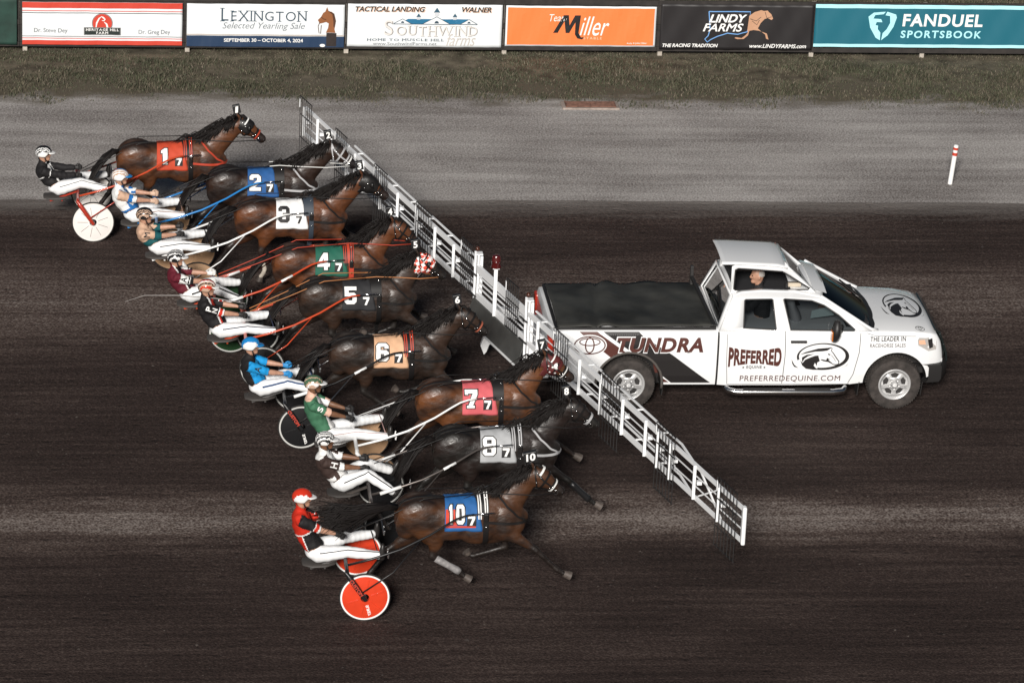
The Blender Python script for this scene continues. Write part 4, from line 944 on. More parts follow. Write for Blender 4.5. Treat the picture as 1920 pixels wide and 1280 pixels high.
def sitting_person(root, hip, head, feet, hands, skin, colors, seat=None, head_turn=0, sleeves='short', helmet=None, glove_m=None, trouser_m=None, stripe_m=None, gaze=1, legs=True):
    """continuous body skin; clothes are its own surface lifted outwards"""
    hip = V(hip); head = V(head); g = gaze; f = lambda x: x*g
    nb = head+V((f(-.025), 0, -.155)); sh = nb+V((f(-.005), 0, -.075)); mid = hip.lerp(sh, .5)+V((f(-.055), 0, 0))
    mb = MB(); bones = []
    def limb(lbl, secs, n=12):
        mb.loft(secs, n=n)
        for p, q in zip(secs, secs[1:]): bones.append((lbl, V(p[:3]), V(q[:3]), (p[3]+p[4])/2))
    limb('torso', [(hip.x-f(.01), 0, hip.z-.03, .115, .165), (hip.x-f(.02), 0, hip.z+.07, .115, .155), (*hip.lerp(mid, .8), .105, .148), (*mid.lerp(sh, .45), .122, .172), (*mid.lerp(sh, .85), .110, .180), (*sh, .082, .14), (*nb.lerp(sh, .35), .058, .07)], 18)
    limb('neck', [(*nb.lerp(sh, .5), .055, .058), (*nb, .052, .054), (*head.lerp(nb, .35), .055, .056)])
    hb = MB(); mb.loft([(head.x-f(.012), 0, head.z-.085, .075, .055), (head.x, 0, head.z-.02, .098, .072), (head.x-f(.005), 0, head.z+.05, .102, .076), (head.x-f(.012), 0, head.z+.10, .075, .058)], n=16)
    hd = [head+V((f(.075), 0, -.105)), head+V((f(.095), 0, -.02))]
    mb.ball(head+V((f(.062), 0, -.092)), (.042, .042, .036)); mb.loft([(head.x+f(.092), 0, head.z+.02, .014, .012), (head.x+f(.112), 0, head.z-.025, .018, .018), (head.x+f(.100), 0, head.z-.042, .012, .017)], n=8)
    for s in (-1, 1): mb.loft([(head.x-f(.02), s*.076, head.z+.015, .022, .012), (head.x-f(.015), s*.078, head.z-.04, .015, .01)], n=8)
    bones.append(('head', head+V((0, 0, .08)), head+V((f(.03), 0, -.09)), .09))
    wrists = []
    for s, hnd in zip((-1, 1), hands):
        S_ = sh+V((f(.0), s*.185, -.02)); el, wr = ik(S_, hnd, .285, .255, (f(-.35), s*.55, -.8))
        limb('arm', [(*sh.lerp(S_, .5), .070, .075), (*S_, .066, .062), (*S_.lerp(el, .4), .056, .052), (*S_.lerp(el, .95), .045, .043)], 10)
        limb('forearm', [(*el, .045, .044), (*el.lerp(wr, .3), .046, .044), (*el.lerp(wr, .7), .035, .033), (*wr, .028, .027)], 10)
        wrists.append((wr, (wr-el).normalized(), S_, el))
    ankles = []
    if legs:
        for s, ft in zip((-1, 1), feet):
            Hp = hip+V((f(.0), s*.10, -.015)); kn, an = ik(Hp, ft, .45, .43, (f(.15), s*.12, 1))
            limb('thigh', [(*Hp, .105, .098), (*Hp.lerp(kn, .3), .098, .092), (*Hp.lerp(kn, .7), .077, .073), (*kn, .064, .060)], 12)
            limb('shin', [(*kn, .062, .058), (*kn.lerp(an, .3), .060, .056), (*kn.lerp(an, .7), .047, .044), (*an, .040, .038)], 12)
            ankles.append((an, (an-kn).normalized(), kn, Hp))
    me = remesh(mb, .0125, 5); link_mesh('body', me, SKIN[skin], root)
    n = len(me.vertices); P = np.empty(n*3); me.vertices.foreach_get('co', P); P = P.reshape(-1, 3)
    best = np.full(n, 9.); lab = np.zeros(n, int); names = ['torso', 'neck', 'head', 'arm', 'forearm', 'thigh', 'shin']
    for l, a, b, r_ in bones:
        d = seg_dist(P, a, b)-r_; k = d < best; best[k] = d[k]; lab[k] = names.index(l)
    tor = hip+V((0, 0, .035))
    def garment(name, mask, lift, m, mcol=None, wr=.006):
        bm = bmesh.new(); bm.from_mesh(me); bm.verts.ensure_lookup_table(); nr = [v.normal.copy() for v in bm.verts]
        for v in bm.verts:
            c = v.co; w = wr*(math.sin(c.x*31+c.z*23)+math.sin(c.z*47-c.x*19+c.y*15)+.6*math.sin(c.x*73+c.y*41))
            v.co = c+nr[v.index]*(lift+max(-lift*.7, w*.55))
        bmesh.ops.delete(bm, geom=[v for v in bm.verts if not mask[v.index]], context='VERTS')
        bm.normal_update(); ms = m if isinstance(m, list) else [m]
        if mcol:
            for fc in bm.faces: fc.material_index = mcol(fc.calc_center_median(), fc.normal)
        gm = bpy.data.meshes.new(name); bm.to_mesh(gm); bm.free()
        o = link_mesh(name, gm, ms, root); so = o.modifiers.new('s', 'SOLIDIFY'); so.thickness = .006; so.offset = 1
        return o, gm
    low = P[:, 2] < hip.z+.055+(P[:, 0]-hip.x)*f(.25)
    tmask = np.isin(lab, [5, 6]) | ((lab == 0) & low)
    amask = ((lab == 0) & ~low) | (lab == 3)
    if sleeves == 'long': amask |= lab == 4
    amask |= (lab == 1) & (P[:, 2] < nb.z-.02)
    for wr, d, S_, el in wrists:                                       # bare below the cuff
        pass
    axis = (sh-hip).normalized()
    def info(c):
        t = (c-hip).dot(axis)/(sh-hip).length                         # 0 hip .. 1 shoulder
        fr = (c-(hip+axis*(c-hip).dot(axis))).dot(V((axis.z*g, 0, -axis.x*g)))   # + front
        out = max((((c-S_).dot(el-S_)/(el-S_).length_squared) if abs(c.y) > .13 and (c.y*S_.y > 0) else -1) for _, _, S_, el in wrists)
        rad = min(((c-S_)-(el-S_)*max(0, min(1, (c-S_).dot(el-S_)/(el-S_).length_squared))).length if c.y*S_.y > 0 else 9 for _, _, S_, el in wrists)
        return t, fr, out, (rad < .088 and out > -.05)
    jm, jf = colors
    jo, jmesh = garment('jersey', amask, .013, jm, (lambda c, q: jf(*info(c), c)) if jf else None)
    to = tm = None
    if legs:
        to, tm = garment('trousers', tmask, .015, trouser_m or mat('white_nylon', (.78, .79, .80), .5, bump=.12, bscale=7), wr=.0035)
    jt = bvh_of(jmesh)
    # seam stripe down the outside of each leg
    if legs and stripe_m:
        tt = bvh_of(tm)
        for (an, d, kn, Hp), s in zip(ankles, (-1, 1)):
            mb = MB(); pts = []; N_ = []
            for i in range(22):
                p = Hp.lerp(kn, .12+.88*i/10) if i <= 10 else kn.lerp(an, (i-10)/11)
                h = tt.ray_cast(p+V((0, s*.5, .05)), V((0, -s, 0)))
                if h[0]: pts.append(h[0]); N_.append(h[1] if h[1].y*s > 0 else -h[1])
            if len(pts) > 4: strap(mb, pts, N_, stripe_m[1], .004, lift=.008); mb.build('seam_stripe', stripe_m[0], to, True)
    # boots
    if legs:
        for an, d, kn, Hp in ankles:
            toe = (V((f(.25), 0, 1))-d*d.dot(V((f(.25), 0, 1)))).normalized(); mb = MB()
            mb.tube([an-d*.10, an-d*.02, an+d*.05], [.050, .048, .045], 12); b = an+d*.045
            mb.loft([(*(b-toe*.045), .04, .038), (*(b+toe*.03), .045, .042), (*(b+toe*.10), .038, .045), (*(b+toe*.165), .024, .040)], n=12)
            mb.build('boot', mat('black_boot', (.02, .018, .017), .45), root, True, angle=60)
    # gloves
    for (wr, d, S_, el), s in zip(wrists, (-1, 1)):
        mb = MB(); glove(mb, wr, d, (0, 0, 1), s); gl = mb.build('glove' if glove_m else 'hand', glove_m or SKIN[skin], root, True)
    # face: eyes, mouth
    for s in (-1, 1):
        MB().ball(head+V((f(.088), s*.033, .012)), (.011, .014, .009), n=6).build('eye', mat('dark_eye', (.008, .006, .005), .08), root, True)
    MB().ball(head+V((f(.094), 0, -.070)), (.008, .022, .005), n=6).build('mouth', mat('lip', (.20, .07, .055), .5), root, True)
    return dict(head=head, wrists=wrists, jt=jt, jo=jo, ankles=ankles, sh=sh, hip=hip, axis=axis, g=g)
def helmet(root, c, mats, bands, g=1):
    """ribbed shell with peak, ear covers and chin strap; bands = material index per stripe from crown to rim"""
    c = V(c); n, m_ = 18, 36; mb = MB(); vs = []
    for i in range(n+1):
        for k in range(m_):
            a = 2*math.pi*k/m_; fx = math.cos(a); sdw = abs(math.sin(a))
            low = 1.62 if fx > .45 else (2.05 if sdw > .5 else 2.12)   # front edge high, sides and back lower
            low = low if not (.2 < fx <= .45) else 1.62+(.45-fx)/.25*.42
            th = low*i/n; rib = 1+.018*math.cos(5*math.asin(max(-1, min(1, math.sin(a)*math.sin(th)))))
            vs.append(c+V((g*(.138*math.sin(th)*fx-.008), .112*math.sin(th)*math.sin(a), .022+.122*math.cos(th)))*1.0 if True else None)
            vs[-1] = c+(vs[-1]-c)*rib
    fs = []; mi = []
    for i in range(n):
        for k in range(m_):
            fs.append((i*m_+k, (i+1)*m_+k, (i+1)*m_+(k+1) % m_, i*m_+(k+1) % m_))
            y = math.sin(2*math.pi*(k+.5)/m_)*math.sin(1.9*(i+.5)/n); xx = math.cos(2*math.pi*(k+.5)/m_)*math.sin(1.9*(i+.5)/n); zz = math.cos(1.9*(i+.5)/n)
            q = abs(y)*1.15-.18*xx-.32*zz+.30; mi.append(bands[max(0, min(len(bands)-1, int(q*len(bands)/1.55)))])
    mb.v = [tuple(p) for p in vs]; mb.f = fs; mb.m = mi
    h = mb.build('helmet', mats, root, True, angle=50); so = h.modifiers.new('s', 'SOLIDIFY'); so.thickness = .010
    pk = MB(); P = []
    for r_, dz in ((.0, 0), (.055, -.012), (.075, -.022)):
        for i in range(11):
            a = R(-58+116*i/10); P.append(c+V((g*((.128+r_)*math.cos(a)-.004), .106*math.sin(a)*(1+r_*1.2), .046+dz-.006*math.cos(a))))
    pk.v = [tuple(p) for p in P]; pk.f = [(j*11+i, j*11+i+1, (j+1)*11+i+1, (j+1)*11+i) for j in range(2) for i in range(10)]; pk.m = [0]*20
    o = pk.build('helmet_peak', mats[-1], h, True); so = o.modifiers.new('s', 'SOLIDIFY'); so.thickness = .010
    cs = MB(); cs.tube([c+V((g*.01, -.098, -.045)), c+V((g*.03, -.075, -.10)), c+V((g*.055, -.03, -.135)), c+V((g*.055, .03, -.135)), c+V((g*.03, .075, -.10)), c+V((g*.01, .098, -.045))], .008, 6); cs.build('chin_strap', BLACK, h, True)
    return h
def cm(name, c, rough=.7): return mat(name, c, rough, var=.12, vscale=14, spec=.22, bump=.3, bscale=16)
def make_driver(X, Y, label, hx, hz, skin, colors, helm, glove_m, stripe, letters=(), sleeves='short', foot=(-1.17, .79), hand=(-1.62, .98), hipx=-2.03, trouser=None):
    root = empty('person', (X, Y, 0), label, 'person', 'sulky drivers in racing colours')
    b = sitting_person(root, (hipx, 0, .735), (hx, 0, hz), [(foot[0], -.31, foot[1]), (foot[0]+.02, .40, foot[1]+.01)], [(hand[0]+.02, -.12, hand[1]-.02), (hand[0], .10, hand[1]+.03)], skin, colors, sleeves=sleeves, glove_m=glove_m, stripe_m=stripe, trouser_m=trouser)
    helmet(root, b['head'], helm[0], helm[1])
    wr, d, S_, el = b['wrists'][0]; sd_ = (el-S_).normalized()
    for s_, at, size, m in letters:                                    # letters sewn on the near sleeve
        o = S_.lerp(el, at); nrm = V((0, -1, .25)); uu = (sd_.cross(nrm)).normalized()
        if uu.x < 0: uu = -uu
        vv = -sd_
        def fn(u, v, o=o, uu=uu, vv=vv):
            p = o+uu*u+vv*v; h = b['jt'].ray_cast(p+V((0, -.4, .1)), V((0, 1, -.25)).normalized()); return (h[0] if h[0] else p+V((0, -.06, 0)))+V((0, -.012, .003))
        art('letter', text(s_, (-size*.42, -size/2, size*.42, size/2), off=.025), fn, m, b['jo'], .02)
    return root, b

# ================================================================ THE NINE ENTRIES
C_BAY = coat_material('bay_coat', (.066, .024, .0095), (.014, .010, .009)); C_RED = coat_material('red_bay_coat', (.072, .024, .0085), (.014, .010, .009))
C_DARK = coat_material('dark_bay_coat', (.017, .0085, .0055), (.010, .008, .008)); C_BRN = coat_material('brown_coat', (.024, .013, .0085), (.012, .010, .009))
C_BLK = coat_material('black_brown_coat', (.011, .007, .006), (.010, .009, .008)); C_CHE = coat_material('golden_bay_coat', (.080, .029, .0105), (.016, .011, .009)); C_BAY2 = coat_material('mixed_bay_coat', (.046, .0185, .008), (.012, .009, .008))
clothm = lambda n, c: mat(n, c, .75, var=.10, vscale=9, bump=.15, bscale=200)
K, Wt = INK_K, INK_W
RSTR = mat('red_leather', (.42, .045, .02), .5); WSTR = mat('white_tape', (.72, .72, .70), .5); GSTR = mat('grey_tape', (.40, .40, .41), .5); OSTR = mat('tan_rein', (.42, .17, .06), .55); NVS = mat('slate_leather', (.03, .04, .055), .5)
CHECK = bpy.data.materials.new('red_white_check'); CHECK.use_nodes = True
_n = CHECK.node_tree.nodes; _c = _n.new('ShaderNodeTexChecker'); _c.inputs['Scale'].default_value = 17; _c.inputs[1].default_value = (.62, .06, .03, 1); _c.inputs[2].default_value = (.8, .76, .74, 1)
_t = _n.new('ShaderNodeTexCoord'); _mp = _n.new('ShaderNodeMapping'); _mp.inputs['Rotation'].default_value = (0, R(35), 0); CHECK.node_tree.links.new(_t.outputs['Object'], _mp.inputs[0]); CHECK.node_tree.links.new(_mp.outputs[0], _c.inputs[0]); CHECK.node_tree.links.new(_c.outputs[0], _n['Principled BSDF'].inputs['Base Color'])
MAROON = mat('maroon_cloth', (.085, .010, .010), .7)
XY = {1: (-5.227, 5.10), 2: (-3.771, 3.84), 3: (-3.38, 2.35), 4: (-2.878, .24), 5: (-2.551, -1.21), 6: (-2.236, -3.52), 7: (-1.076, -5.31), 8: (-.985, -7.04), 10: (-1.703, -9.37)}
NUMX = {1: 1.04, 2: 1.03, 3: 1.05, 4: .88, 5: .83, 6: .95, 7: .87, 8: .93, 10: .88}
HELM = {1: (-2.14, 1.32), 2: (-2.35, 1.37), 3: (-2.38, 1.25), 4: (-2.45, 1.33), 5: (-2.35, 1.40), 6: (-2.10, 1.38), 7: (-2.44, 1.51), 8: (-2.47, 1.37), 10: (-2.22, 1.53)}
DX = {1: .06, 2: -.13, 3: -.16, 4: -.22, 5: -.13, 6: .02, 7: -.20, 8: -.22, 10: 0}
def horse(n, **k):
    x, y = XY[n]; nx = NUMX[n]-.88
    return make_horse(n, x, y+.2, (nx, k.pop('nz', 0)), rein=dict(x=-1.56+DX[n], z=1.02, mat=k.pop('rein_m', LEATHER), back=k.pop('rein_b', None) or LEATHER), **k)
horse(1, coat=C_BAY, cloth=clothm('cloth_red', (.48, .052, .018)), digits=('1', Wt, Wt, K), strapc=LEATHER, accents=dict(pad_stripe=RSTR, chrome_holder=True, breast=RSTR), head=dict(hood=LEATHER, h0=-.02, h1=.22, hu=-.10, nose=RSTR, brow=WSTR), label='bay horse with black blinkers and red cloth number 1')
horse(2, coat=C_DARK, cloth=clothm('cloth_blue', (.014, .085, .26)), digits=('2', Wt, Wt, K), strapc=LEATHER, accents=dict(breast=GSTR), head=dict(mat=GSTR, nose=WSTR, nt=.72), rein_m=WSTR, label='dark horse with blue cloth number 2, grey bridle and white reins')
horse(3, coat=C_RED, cloth=clothm('cloth_white', (.78, .78, .78)), digits=('3', K, K, None), strapc=NVS, accents=dict(), head=dict(hood=LEATHER, h0=-.05, h1=.28, hu=-.22, nose=LEATHER, brow=LEATHER), leg=dict(hn=((-.42, .88), (-.50, .60), (-.42, .26), (-.52, .12))), socks=('hn',), label='reddish bay horse in black hood with white cloth number 3')
horse(4, coat=C_RED, cloth=clothm('cloth_green', (.008, .10, .065)), digits=('4', Wt, Wt, K), strapc=RSTR, accents=dict(pad_stripe=LEATHER), head=dict(nose=LEATHER), rein_m=RSTR, rein_b=RSTR, label='bay horse with green cloth number 4 and red harness pad')
horse(5, coat=C_BRN, cloth=clothm('cloth_black', (.014, .014, .016)), digits=('5', Wt, Wt, None), strapc=LEATHER, accents=dict(), head=dict(hood=CHECK, h0=-.05, h1=.26, hu=-.22, nose=LEATHER), rein_m=OSTR, rein_b=OSTR, label='dark brown horse in red and white checked hood, black cloth number 5')
horse(6, coat=C_BRN, cloth=clothm('cloth_peach', (.62, .37, .22)), digits=('6', Wt, Wt, K), strapc=LEATHER, accents=dict(pad_stripe=RSTR, wraps=(WSTR, ('fn',))), head=dict(nose=mat('beaded_red', (.35, .10, .06), .5), brow=LEATHER), label='brown bareheaded horse with peach cloth number 6')
horse(7, coat=C_CHE, cloth=clothm('cloth_pink', (.55, .10, .115)), digits=('7', Wt, Wt, K), strapc=LEATHER, accents=dict(chrome_holder=True), head=dict(hood=MAROON, stars=True, cup=INK_W, h0=-.05, h1=.25, hu=-.24, nose=LEATHER, brow=WSTR), label='golden bay horse in maroon star hood with pink cloth number 7')
horse(8, coat=C_BLK, cloth=clothm('cloth_grey', (.36, .37, .38)), digits=('8', Wt, Wt, K), strapc=LEATHER, accents=dict(breast=GSTR, pad_stripe=GSTR, wraps=(BLACK, ('fn',))), head=dict(nose=GSTR, nt=.68, nw=.035), label='near black horse with grey cloth number 8 and outstretched foreleg')
horse(10, coat=C_BAY2, cloth=clothm('cloth_navy_blue', (.012, .10, .30)), digits=('10', Wt, Wt, K), strapc=LEATHER, accents=dict(pad_stripe=WSTR, patch=clothm('cloth_red_edge', srgb(196, 62, 40)), wraps=(mat('grey_boot', (.22, .21, .21), .6, var=.3, vscale=20), ('hn',))), head=dict(nose=WSTR, nt=.66, brow=WSTR, bw=.03), big_tail=True, label='dark bay horse with blue cloth number 10 nearest the camera')

RIMM = mat('polished_rim', (.52, .52, .50), .35)
ORED = mat('sulky_red', (.36, .030, .014), .35, coat=.4); OOR = mat('sulky_orange', (.50, .060, .018), .35, coat=.4); BLU = mat('sulky_blue', (.02, .20, .52), .35, coat=.4)
TAND = mat('tan_disc', (.42, .26, .15), .5, var=.1, vscale=6); WD = mat('white_disc', (.74, .71, .68), .45, var=.06, vscale=5); RD = mat('red_disc', srgb(206, 62, 34), .35, coat=.3, var=.08, vscale=7); GD = mat('green_disc', (.015, .05, .018), .4); BD = mat('black_disc', (.010, .010, .011), .35)
def sulky(n, **k): x, y = XY[n]; return make_sulky(x+DX[n], y, **k)
sulky(1, label='red sulky with white disc wheels behind the horse numbered 1', shaft_m=OOR, arch_m=ORED, disc_m=WD, rim_m=WD, spokes=(mat('spoke_grey', (.22, .19, .18), .5), 9), brace_m=ORED)
sulky(2, label='blue sulky with tan wheels behind the horse numbered 2', shaft_m=BLU, arch_m=BLU, disc_m=TAND, rim_m=TAND)
sulky(3, label='white sulky with tan wheels behind the horse numbered 3', shaft_m=WHITE, arch_m=WHITE, disc_m=TAND, rim_m=TAND)
sulky(4, label='orange red sulky with white shaft sleeves and dark green wheels', shaft_m=OOR, arch_m=OOR, disc_m=GD, rim_m=RIMM, sleeve=WHITE)
sulky(5, label='orange red sulky with black wheels behind the horse numbered 5', shaft_m=OOR, arch_m=OOR, disc_m=BD, rim_m=RIMM)
sulky(6, label='black sulky with red lettered fork and black silver rimmed wheels', shaft_m=BLACK, arch_m=BLACK, disc_m=BD, rim_m=RIMM, sleeve=WHITE, arch_text='CUSTOM', wheel_text='SURE7', brace_m=STEEL)
sulky(7, label='white sulky with tan wheels behind the horse numbered 7', shaft_m=WHITE, arch_m=WHITE, disc_m=TAND, rim_m=TAND)
sulky(8, label='dark sulky with steel shafts and black wheels behind the grey cloth horse', shaft_m=mat('gunmetal', (.16, .14, .13), .35, metal=.7), arch_m=mat('gunmetal', (.16, .14, .13)), disc_m=BD, rim_m=RIMM, sleeve=WHITE)
sulky(10, label='black sulky with bright red disc wheels nearest the camera', shaft_m=BLACK, arch_m=BLACK, disc_m=RD, rim_m=INK_W, arch_text='CUSTOM', wheel_text='SURE7', brace_m=BLACK)

# jersey patterns: f(t, front, sleeve, is_sleeve, point) -> material index
jk = cm('jersey_black', (.014, .013, .014)); jw = cm('jersey_white', (.72, .72, .71)); jb = cm('jersey_blue', (.015, .13, .38)); jt_ = cm('jersey_tan', (.52, .34, .24)); jteal = cm('jersey_teal', (.008, .075, .085)); jm_ = cm('jersey_maroon', (.105, .012, .022)); jr = cm('jersey_red', srgb(186, 44, 28)); jcy = cm('jersey_bright_blue', (.012, .26, .58)); jg = cm('jersey_green', (.05, .15, .085)); jp = cm('jersey_peach', (.70, .44, .34)); jbr = cm('jersey_dark_brown', (.045, .028, .024))
def j1(t, fr, s, a, c): return 1 if (a and .44 < s < .48) or (not a and abs(t-.72) < .018 and fr < .09) or (not a and abs(fr-.1) < .012) else 0
def j2(t, fr, s, a, c): return (1 if s < .55 else (2 if s < .8 else 0)) if a else ((2 if fr > .03 and int((c.y+1)*18) % 2 else 0) if t > .3 else 2)
def j3(t, fr, s, a, c): return (0 if s < .62 else 1) if a else (0 if t > .58 else 1)
def j4(t, fr, s, a, c): return (0 if s < .30 else (1 if s < .75 else (2 if s < .82 else 1 if s < .87 else 2))) if a else (2 if abs(fr-.085) < .014 else (1 if abs(fr-.06) < .008 or t < .06 else 0))
def j5(t, fr, s, a, c): return (0 if s < .72 else (1 if s < .77 else (2 if s < .94 else 1))) if a else (2 if .085 < fr < .105 else (1 if abs(fr-.075) < .009 else 0))
def j6(t, fr, s, a, c): return 0 if a and s < .9 else (0 if fr > -.03 and t < .93 else 1)
def j7(t, fr, s, a, c): return (0 if s < .74 else 1) if a else (1 if t > 1.06 or t < .07 else (2 if fr > .08 else 0))
def j8(t, fr, s, a, c): return (0 if s < .78 else 1) if a else (1 if fr > .06 or (t < .35 and fr < .0) or t > 1.06 else 0)
def j10(t, fr, s, a, c): return (0 if s < .72 else (2 if s < .76 else (1 if s < .93 else 2))) if a else (1 if t > .60 else (2 if abs(t-.58) < .02 else (1 if t < .06 or fr < -.085 else (2 if abs(fr+.078) < .008 else 0))))
GL = {k: mat('glove_'+k, c, .6) for k, c in dict(black=(.014, .013, .013), white=(.7, .7, .68), blue=(.02, .22, .5), tan=(.55, .38, .28)).items()}
hm = lambda n, c: mat('helmet_'+n, c, .25, coat=.5)
HK, HW, HT, HB, HR, HG, HGY = hm('black', (.015, .015, .016)), hm('white', (.78, .78, .77)), hm('tan', (.50, .34, .25)), hm('blue', (.015, .20, .50)), hm('red', srgb(190, 50, 30)), hm('green', (.06, .12, .07)), hm('grey', (.30, .30, .30))
def driver(n, label, **k):
    x, y = XY[n]; h = HELM[n]; return make_driver(x+DX[n], y, label, h[0]-DX[n], h[1]-.02, **k)
driver(1, 'driver in black jacket and black helmet on red sulky, farthest from camera', skin='light', colors=([jk, jw], j1), helm=([HK, HW], [0, 0, 0, 0, 1, 0, 1, 0, 1, 1]), glove_m=GL['black'], stripe=(mat('grey_stripe', (.2, .2, .2), .6), .016), sleeves='long', hipx=-1.99)
driver(2, 'driver in white and blue striped shirt with tan sleeves and tan helmet', skin='light', colors=([jw, jt_, jb], j2), helm=([HT, HW, HB], [2, 0, 1, 0, 1, 0, 1, 1]), glove_m=GL['tan'], stripe=(mat('brown_stripe', (.25, .15, .12), .6), .014))
driver(3, 'driver in tan and teal shirt lettered M with black and tan helmet', skin='light', colors=([jt_, jteal], j3), helm=([HK, HT, HW], [0, 0, 0, 0, 1, 0, 1, 0, 1, 0]), glove_m=GL['black'], stripe=(K, .016), letters=[('M', .20, .10, K)])
driver(4, 'driver in maroon shirt with white sleeve patch lettered A', skin='light', colors=([jm_, jw, jk], j4), helm=([HK, HGY, HW], [0, 2, 0, 1, 0, 2, 0, 0, 2, 0]), glove_m=GL['white'], stripe=(K, .026), letters=[('A', .52, .10, K)], foot=(-1.24, .74))
_, B5 = driver(5, 'driver in black shirt with red cuffs and initials P N', skin='light', colors=([jk, jw, jr], j5), helm=([HR, HT, HK, HW], [2, 0, 3, 1, 2, 1, 0, 1]), glove_m=GL['black'], stripe=(mat('navy_stripe', (.02, .025, .05), .6), .018), letters=[('P', .18, .085, Wt), ('N', .52, .085, Wt)])
driver(6, 'driver in bright blue shirt, blue helmet and blue gloves', skin='light', colors=([jcy, jk], j6), helm=([HB, HW, HB], [0, 0, 0, 0, 0, 1, 1, 1]), glove_m=GL['blue'], stripe=(mat('blue_stripe', (.02, .06, .16), .6), .028), letters=[('A', .45, .10, K)], sleeves='short', hipx=-2.0)
driver(7, 'driver in green shirt with peach collar lettered S and green helmet', skin='brown', colors=([jg, jp, jw], j7), helm=([HG, HT, HW], [0, 0, 0, 1, 0, 0, 0, 1, 2, 1]), glove_m=GL['black'], stripe=(mat('faint_red_stripe', (.45, .28, .26), .6), .010), letters=[('S', .45, .085, Wt)])
driver(8, 'driver in dark brown and white shirt lettered H with striped helmet', skin='brown', colors=([jbr, jw], j8), helm=([HK, HGY, HW], [2, 0, 2, 0, 2, 1, 0, 2, 0, 2]), glove_m=GL['black'], stripe=(K, .016), letters=[('H', .52, .10, Wt)], foot=(-1.30, .70))
driver(10, 'driver in black shirt with red shoulders and red helmet, nearest the camera', skin='light', colors=([jk, jr, jw], j10), helm=([HR, HW], [0, 0, 0, 0, 0, 0, 0, 1, 1, 1]), glove_m=GL['black'], stripe=(K, .014))
x5, y5 = XY[5]; wr = B5['wrists'][1][0]+V((x5+DX[5], y5, 0))
wh = MB().tube([wr+V((.10, 0, .05)), wr+V((-.35, -.02, .14)), wr+V((-.95, -.05, .20)), wr+V((-1.45, -.05, .20)), wr+V((-1.75, -.06, .10))], [.008, .008, .007, .005, .003], 6).build('whip', mat('whip_grey', (.30, .28, .27), .6), None, True)
tag(wh, 'thin pale whip trailing back from the hand of the black shirted driver', 'whip')

# ================================================================ PICKUP TRUCK
TW = mat('truck_white', (.78, .79, .80), .28, coat=.6); TRIM = mat('black_plastic', (.016, .015, .015), .5); GAP = mat('panel_gap', (.05, .05, .05), .7)
DKG = glass('dark_glass', (.34, .36, .37)); TARP = mat('vinyl_tarp', (.034, .034, .031), .55, var=.55, vscale=1.8, bump=.6, bscale=2.2, spec=.3)
MAR = mat('maroon_vinyl', (.085, .028, .022), .4); BLV = mat('black_vinyl', (.018, .016, .016), .4)
truck = empty('pickup_truck', (0, -1.8, 0), 'white lettered pickup truck with dark bed cover, raised roof cabin and side stripes', 'truck')
def section(x, w, zb, zt, cr):
    half = [(0, zb), (w-.12, zb), (w-.03, zb+.05), (w-.005, zb+.20), (w, (zb+zt)/2), (w-.008, zt-.22), (w-.03, zt-.06), (w-.055, zt-.015), (w-.10, zt), (w*.5, zt+cr*.75), (0, zt+cr)]
    ring = half + [(-y, z) for y, z in half[-2:0:-1]]
    return [(x, y, z) for y, z in ring]
STN = [(.24, .955, .56, 1.20, 0), (.27, .985, .50, 1.285, 0), (.40, .995, .42, 1.30, 0), (1.2, 1.0, .38, 1.30, 0), (2.0, 1.0, .37, 1.30, 0), (2.80, 1.0, .37, 1.30, 0), (2.95, 1.005, .36, 1.305, 0), (4.0, 1.005, .36, 1.305, 0), (4.9, 1.0, .37, 1.30, .0),
       (5.15, .995, .40, 1.30, .03), (5.45, .985, .41, 1.295, .045), (5.85, .97, .43, 1.28, .05), (6.12, .94, .46, 1.245, .05), (6.24, .905, .50, 1.20, .045), (6.31, .875, .55, 1.09, .035), (6.36, .84, .60, .93, .01)]
mb = MB(); rings = [section(*s) for s in STN]; n = len(rings[0]); mb.v = [p for r_ in rings for p in r_]
mb.f = [(i*n+k, (i+1)*n+k, (i+1)*n+(k+1) % n, i*n+(k+1) % n) for i in range(len(rings)-1) for k in range(n)] + [tuple(range(n))[::-1], tuple((len(rings)-1)*n+k for k in range(n))]
mb.m = [0]*len(mb.f)
tmp = bpy.data.objects.new('t', mb.mesh()); COL.objects.link(tmp)
cuts = []
WX = (1.481, 5.618); WR = .412
for wx in WX:
    for s in (-1, 1):
        c = MB().lathe((wx, s*.85, .44), [(0, -.25), (.505, -.25), (.505, .25), (0, .25)], 'y', 48); c = bpy.data.objects.new('c', c.mesh()); COL.objects.link(c); cuts.append(c)
        b = tmp.modifiers.new('b', 'BOOLEAN'); b.object = c; b.operation = 'DIFFERENCE'; b.solver = 'EXACT'
shell = evaluated(tmp)
for o in cuts+[tmp]: bpy.data.objects.remove(o)
mi = []
for p in shell.polygons:
    c = p.center; inside = any(math.hypot(c.x-wx, c.z-.44) < .512 for wx in WX) and abs(c.y) < .965 and abs(p.normal.y) < .6 or (any(math.hypot(c.x-wx, c.z-.44) < .45 for wx in WX) and abs(c.y) < .8)
    low = c.z < .46 and p.normal.z < -.5
    mi.append(1 if inside or low else (2 if (c.x > 6.25 and abs(c.y) < .80 and p.normal.x > .35 and c.z > .62) else 0))
shell.polygons.foreach_set('material_index', mi)
body = link_mesh('body', shell, [TW, TRIM, TRIM], truck, True); shell.set_sharp_from_angle(angle=R(38))
TS = Skin(shell)
def side(lift=.004):
    """truck side: artwork (x, z) laid on the near flank"""
    def fn(u, v):
        h, q = TS.ray((u, -2.0, v), (0, 1, 0))
        return V((u, (h.y if h else -1.0)-lift, v))
    return fn
tx = lambda px, py=660: .707+(px-1090)*.00822+(py-622)*.0003
